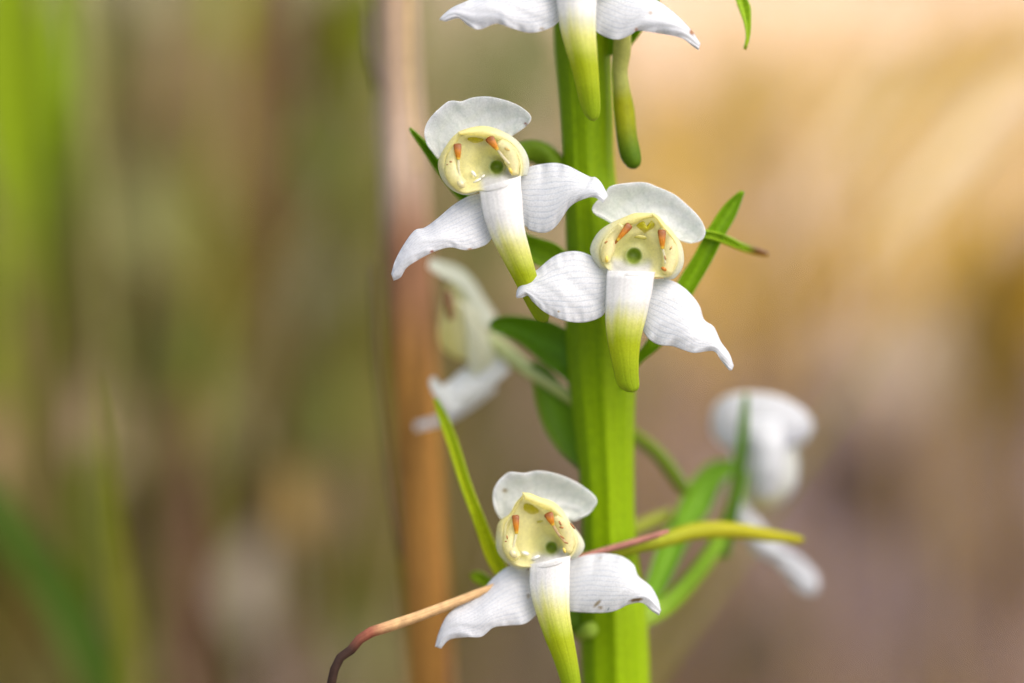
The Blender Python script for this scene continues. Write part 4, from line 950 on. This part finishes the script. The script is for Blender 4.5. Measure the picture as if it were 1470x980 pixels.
# ---- blurred side-facing flower, left of the stem
fe = flower(690, 500, 14, 'blurred side-on flower facing left, left of the stem')
EG = np.array((0.90, 0.92, 0.80))
patch('dorsal_sepal', [(619, 371), (640, 376), (664, 386), (682, 405), (695, 427), (712, 453)], [(616, 384), (637, 397), (661, 410), (679, 438), (690, 458), (706, 472)], M_DORSAL, fe,
      [11, 13, 15, 16], [10, 11, 12, 14], w0=6, bulge=0.8, n=50, m=24, thick=.4, col=EG, seed=101, ruffle=.2)
patch('petal', [(642, 408), (634, 440), (629, 478), (635, 500), (650, 512), (668, 518)], [(661, 404), (682, 438), (700, 470), (702, 495), (692, 512), (672, 520)], M_DORSAL, fe, [13, 12, 13], [14, 15, 15], w0=6, bulge=-2.2, n=50, m=24, thick=.4,
      col=lambda S, T, PX, PY: mixc(np.array((0.88, 0.84, 0.40)), np.array((0.92, 0.92, 0.68)), sstep(.2, .7, T)))
patch('column', [(660, 430), (668, 470), (672, 520), (676, 545)], [(685, 440), (700, 480), (712, 510), (712, 540)], M_DORSAL, fe, [10.5, 11, 12], [13, 13, 13], w0=6, bulge=-1.5, n=40, m=20, thick=.8, col=(0.93, 0.93, 0.76))
tube('pollinium', [(643, 418, 9.5, 5), (644, 436, 9.3, 7), (647, 458, 9.5, 5)], M_POLLEN, fe, n=20, k=14, w0=6, col=(0.30, 0.14, 0.05))
sepal(fe, [(719, 505), (700, 508), (684, 530), (667, 530), (652, 541), (634, 552), (624, 541), (618, 543)], [(732, 532), (713, 550), (692, 568), (667, 583), (643, 592), (630, 577), (620, 561), (617, 548)],
      [14, 13, 12, 10.5], [12, 11, 10, 9.5], 6, bulge=-1.2, ruffle=.5, seed=103, mat=M_DORSAL, col=(0.90, 0.92, 0.90))
sepal(fe, [(700, 530), (668, 560), (640, 590), (620, 600), (596, 607)], [(712, 560), (680, 585), (648, 604), (622, 612), (597, 618)], [16, 16, 17, 18], [15, 15, 16, 17], 6, bulge=-.8, ruffle=.3, seed=104, mat=M_DORSAL, col=(0.88, 0.90, 0.90))
patch('lip', [(700, 515), (672, 525), (652, 540), (640, 560)], [(728, 520), (700, 560), (670, 582), (648, 585)], M_LIP, fe, [13, 12.5, 12], [14, 14, 14], w0=6, bulge=-1, n=40, m=20, thick=.6, col=(0.70, 0.72, 0.66))
tube('ovary', [(702, 486, 20, 14), (725, 503, 19, 12), (759, 531, 15.5, 10.5), (793, 553, 14, 9.5), (826, 576, 12.5, 9)], M_STEM, fe, n=40, k=18, col=lambda S, TH: mixc(np.array((0.74, 0.78, 0.44)), np.array((0.52, 0.58, 0.16)), S))
tube('spur', [(800, 575, 19, 9), (850, 590, 21, 9), (890, 610, 21, 9.5), (913, 627, 20.5, 10), (940, 647, 20, 10.5), (962, 673, 20, 11), (978, 697, 20, 10), (984, 708, 20, 6)], M_STEM, fe, n=50, k=18,
     col=lambda S, TH: mixc(np.array((0.22, 0.31, 0.02)), np.array((0.13, 0.20, 0.01)), S))

# ---- blurred flower seen from behind, right of the stem
ff = flower(1090, 660, 26, 'blurred flower seen from behind at the right')
patch('dorsal_sepal', [(1020, 612), (1026, 582), (1050, 566), (1086, 563), (1122, 570), (1152, 587), (1167, 611), (1156, 632), (1140, 642)], [(1024, 625), (1034, 637), (1056, 646), (1085, 650), (1110, 648), (1128, 645), (1139, 643)], M_DORSAL, ff,
      [28, 26, 25.5, 26, 28], [27, 25.5, 25, 25.5, 27], bulge=-0.8, n=60, m=30, thick=.5, col=white_col, swap=True)
patch('lateral_sepal', [(1062, 600), (1080, 640), (1083, 680), (1088, 712)], [(1122, 600), (1126, 640), (1122, 680), (1108, 714)], M_DORSAL, ff, [24, 23, 23, 24], [24, 23, 23, 24], bulge=-0.9, n=40, m=20, thick=.5, col=white_col)
patch('petal', [(1042, 630), (1053, 665), (1062, 695), (1070, 720), (1088, 731)], [(1142, 636), (1146, 670), (1141, 700), (1120, 724), (1098, 732)], M_DORSAL, ff, [26, 26, 27], [27, 27, 28], bulge=-1.3, n=50, m=24, thick=.5,
      col=lambda S, T, PX, PY: mixc(np.array((0.76, 0.78, 0.74)), np.array((0.70, 0.66, 0.34)), sstep(.5, .95, S)))
sepal(ff, [(1062, 722), (1086, 742), (1112, 774), (1132, 790), (1150, 800), (1172, 824), (1175, 845)], [(1050, 735), (1064, 762), (1086, 796), (1108, 806), (1128, 824), (1150, 850), (1168, 853)], [26, 26, 27, 28], [26, 26, 27, 28], 0, bulge=-1.0, ruffle=.9, seed=113, mat=M_DORSAL)
patch('lip', [(1050, 672), (1046, 700), (1044, 730), (1050, 750)], [(1068, 690), (1072, 715), (1076, 740), (1066, 756)], M_LIP, ff, [27, 27, 28], [27, 27, 28], bulge=-1, n=40, m=16, thick=.6, col=(0.74, 0.77, 0.80))
tube('ovary', [(885, 900, 14, 14), (916, 889, 14, 16), (953, 870, 16, 14), (990, 834, 18, 12.5), (1020, 797, 20, 12), (1040, 760, 22, 11), (1056, 715, 24, 11), (1064, 678, 25.5, 12)], M_STEM, ff, n=60, k=20,
     col=lambda S, TH: mixc(np.array((0.32, 0.46, 0.06)), np.array((0.22, 0.40, 0.02)), sstep(.1, .3, S)), ribs=lambda S, TH: 1 + 0.1 * np.cos(3 * TH + 9 * S))
tube('spur', [(880, 775, 19, 8), (909, 760, 20, 10), (935, 748, 21, 10), (964, 737, 22, 9)], M_STEM, ff, n=30, k=16, col=(0.38, 0.42, 0.05))
tube('bud_scar', [(830, 914, 11, 6), (838, 909, 9.8, 10), (847, 904, 9.6, 12), (857, 899, 10.2, 8)], M_STEM, orchid, n=20, k=16, col=(0.36, 0.52, 0.06), flat=.6)

# ------------------------------------------------------------------ dry stem that passes behind the lowest flower
def dry_col(S, TH):
    c = mixc(np.array((0.36, 0.16, 0.12)), np.array((0.62, 0.40, 0.19)), sstep(.18, .30, S))
    c = mixc(c, np.array((0.30, 0.10, 0.06)), sstep(.535, .57, S))
    return mixc(c, np.array((0.045, 0.025, 0.018)), sstep(.575, .63, S))
pd = [(960, 762, 7.2, 2.5), (940, 769, 7, 4.5), (905, 779, 6.6, 5), (860, 792, 6, 5), (780, 818, 5.2, 5.4), (700, 846, 4, 6), (650, 865.5, 3, 7), (600, 884.5, 2.2, 7.6), (548, 902, 1.6, 8), (522, 912, 1.5, 7.2), (500, 938, 1.6, 6.6), (475, 983, 2, 6.4)]
pw = [(*V(np.array(a), np.array(b), np.array(c)), r * MM / 1000) for a, b, c, r in pd]
x, y, z, r = pw[-1]
dry_base = (x - 0.012, y + 0.004, 0.0)
pw += [(x - 0.003, y + 0.0005, z * .88, r), (x - 0.006, y + 0.001, z * .6, r), (x - 0.010, y + 0.003, z * .25, r), (*dry_base, r * 1.2)]
tot = np.cumsum([0] + [math.dist(pw[i][:3], pw[i + 1][:3]) for i in range(len(pw) - 1)])
bend = tot[8] / tot[-1]
def dry_col2(S, TH):
    return dry_col(S / bend * 0.555, TH)
def tube_len(name, pts, mat, n, k, col, origin, flat=1.0):
    """tube() with even spacing along the real 3D length."""
    P = np.asarray(pts, float)
    Q = spline(P, 400)
    L = np.concatenate([[0], np.cumsum(np.linalg.norm(np.diff(Q[:, :3], axis=0), axis=1))])
    s = np.linspace(0, L[-1], n)
    Q = np.stack([np.interp(s, L, Q[:, j]) for j in range(4)], 1)
    X = Q[:, :3]; R = Q[:, 3]
    tg = np.gradient(X, axis=0); tg /= np.linalg.norm(tg, axis=1, keepdims=True)
    side = np.cross(tg, FWD); side /= np.linalg.norm(side, axis=1, keepdims=True) + 1e-9
    dep = np.cross(side, tg)
    th = np.linspace(0, 2 * np.pi, k, endpoint=False)
    S, TH = np.meshgrid(np.linspace(0, 1, n), th, indexing='ij')
    rib = 1 + 0.07 * np.cos(5 * TH + 2 * S)
    G = X[:, None] + side[:, None] * (R[:, None] * rib * np.cos(TH))[..., None] + dep[:, None] * (R[:, None] * rib * np.sin(TH) * flat)[..., None]
    F = [(i * k + j, i * k + (j + 1) % k, (i + 1) * k + (j + 1) % k, (i + 1) * k + j) for i in range(n - 1) for j in range(k)]
    F += [tuple(range(k))[::-1], tuple((n - 1) * k + j for j in range(k))]
    C = np.array(col(S, TH)).reshape(-1, 3)
    uv = np.stack([S, TH / 6.2832], 2).reshape(-1, 2)
    return link(name, G.reshape(-1, 3), F, mat, None, C, uv, origin=origin)
ds = tube_len('dry_grass_stem', pw, M_DRY, 160, 16, dry_col2, dry_base)
tag(ds, 'thin tan dry stem passing behind the lowest flower and bending into a black lower end', 'dry stem')

for o in bpy.data.objects:
    if '_o' in o:
        del o['_o']
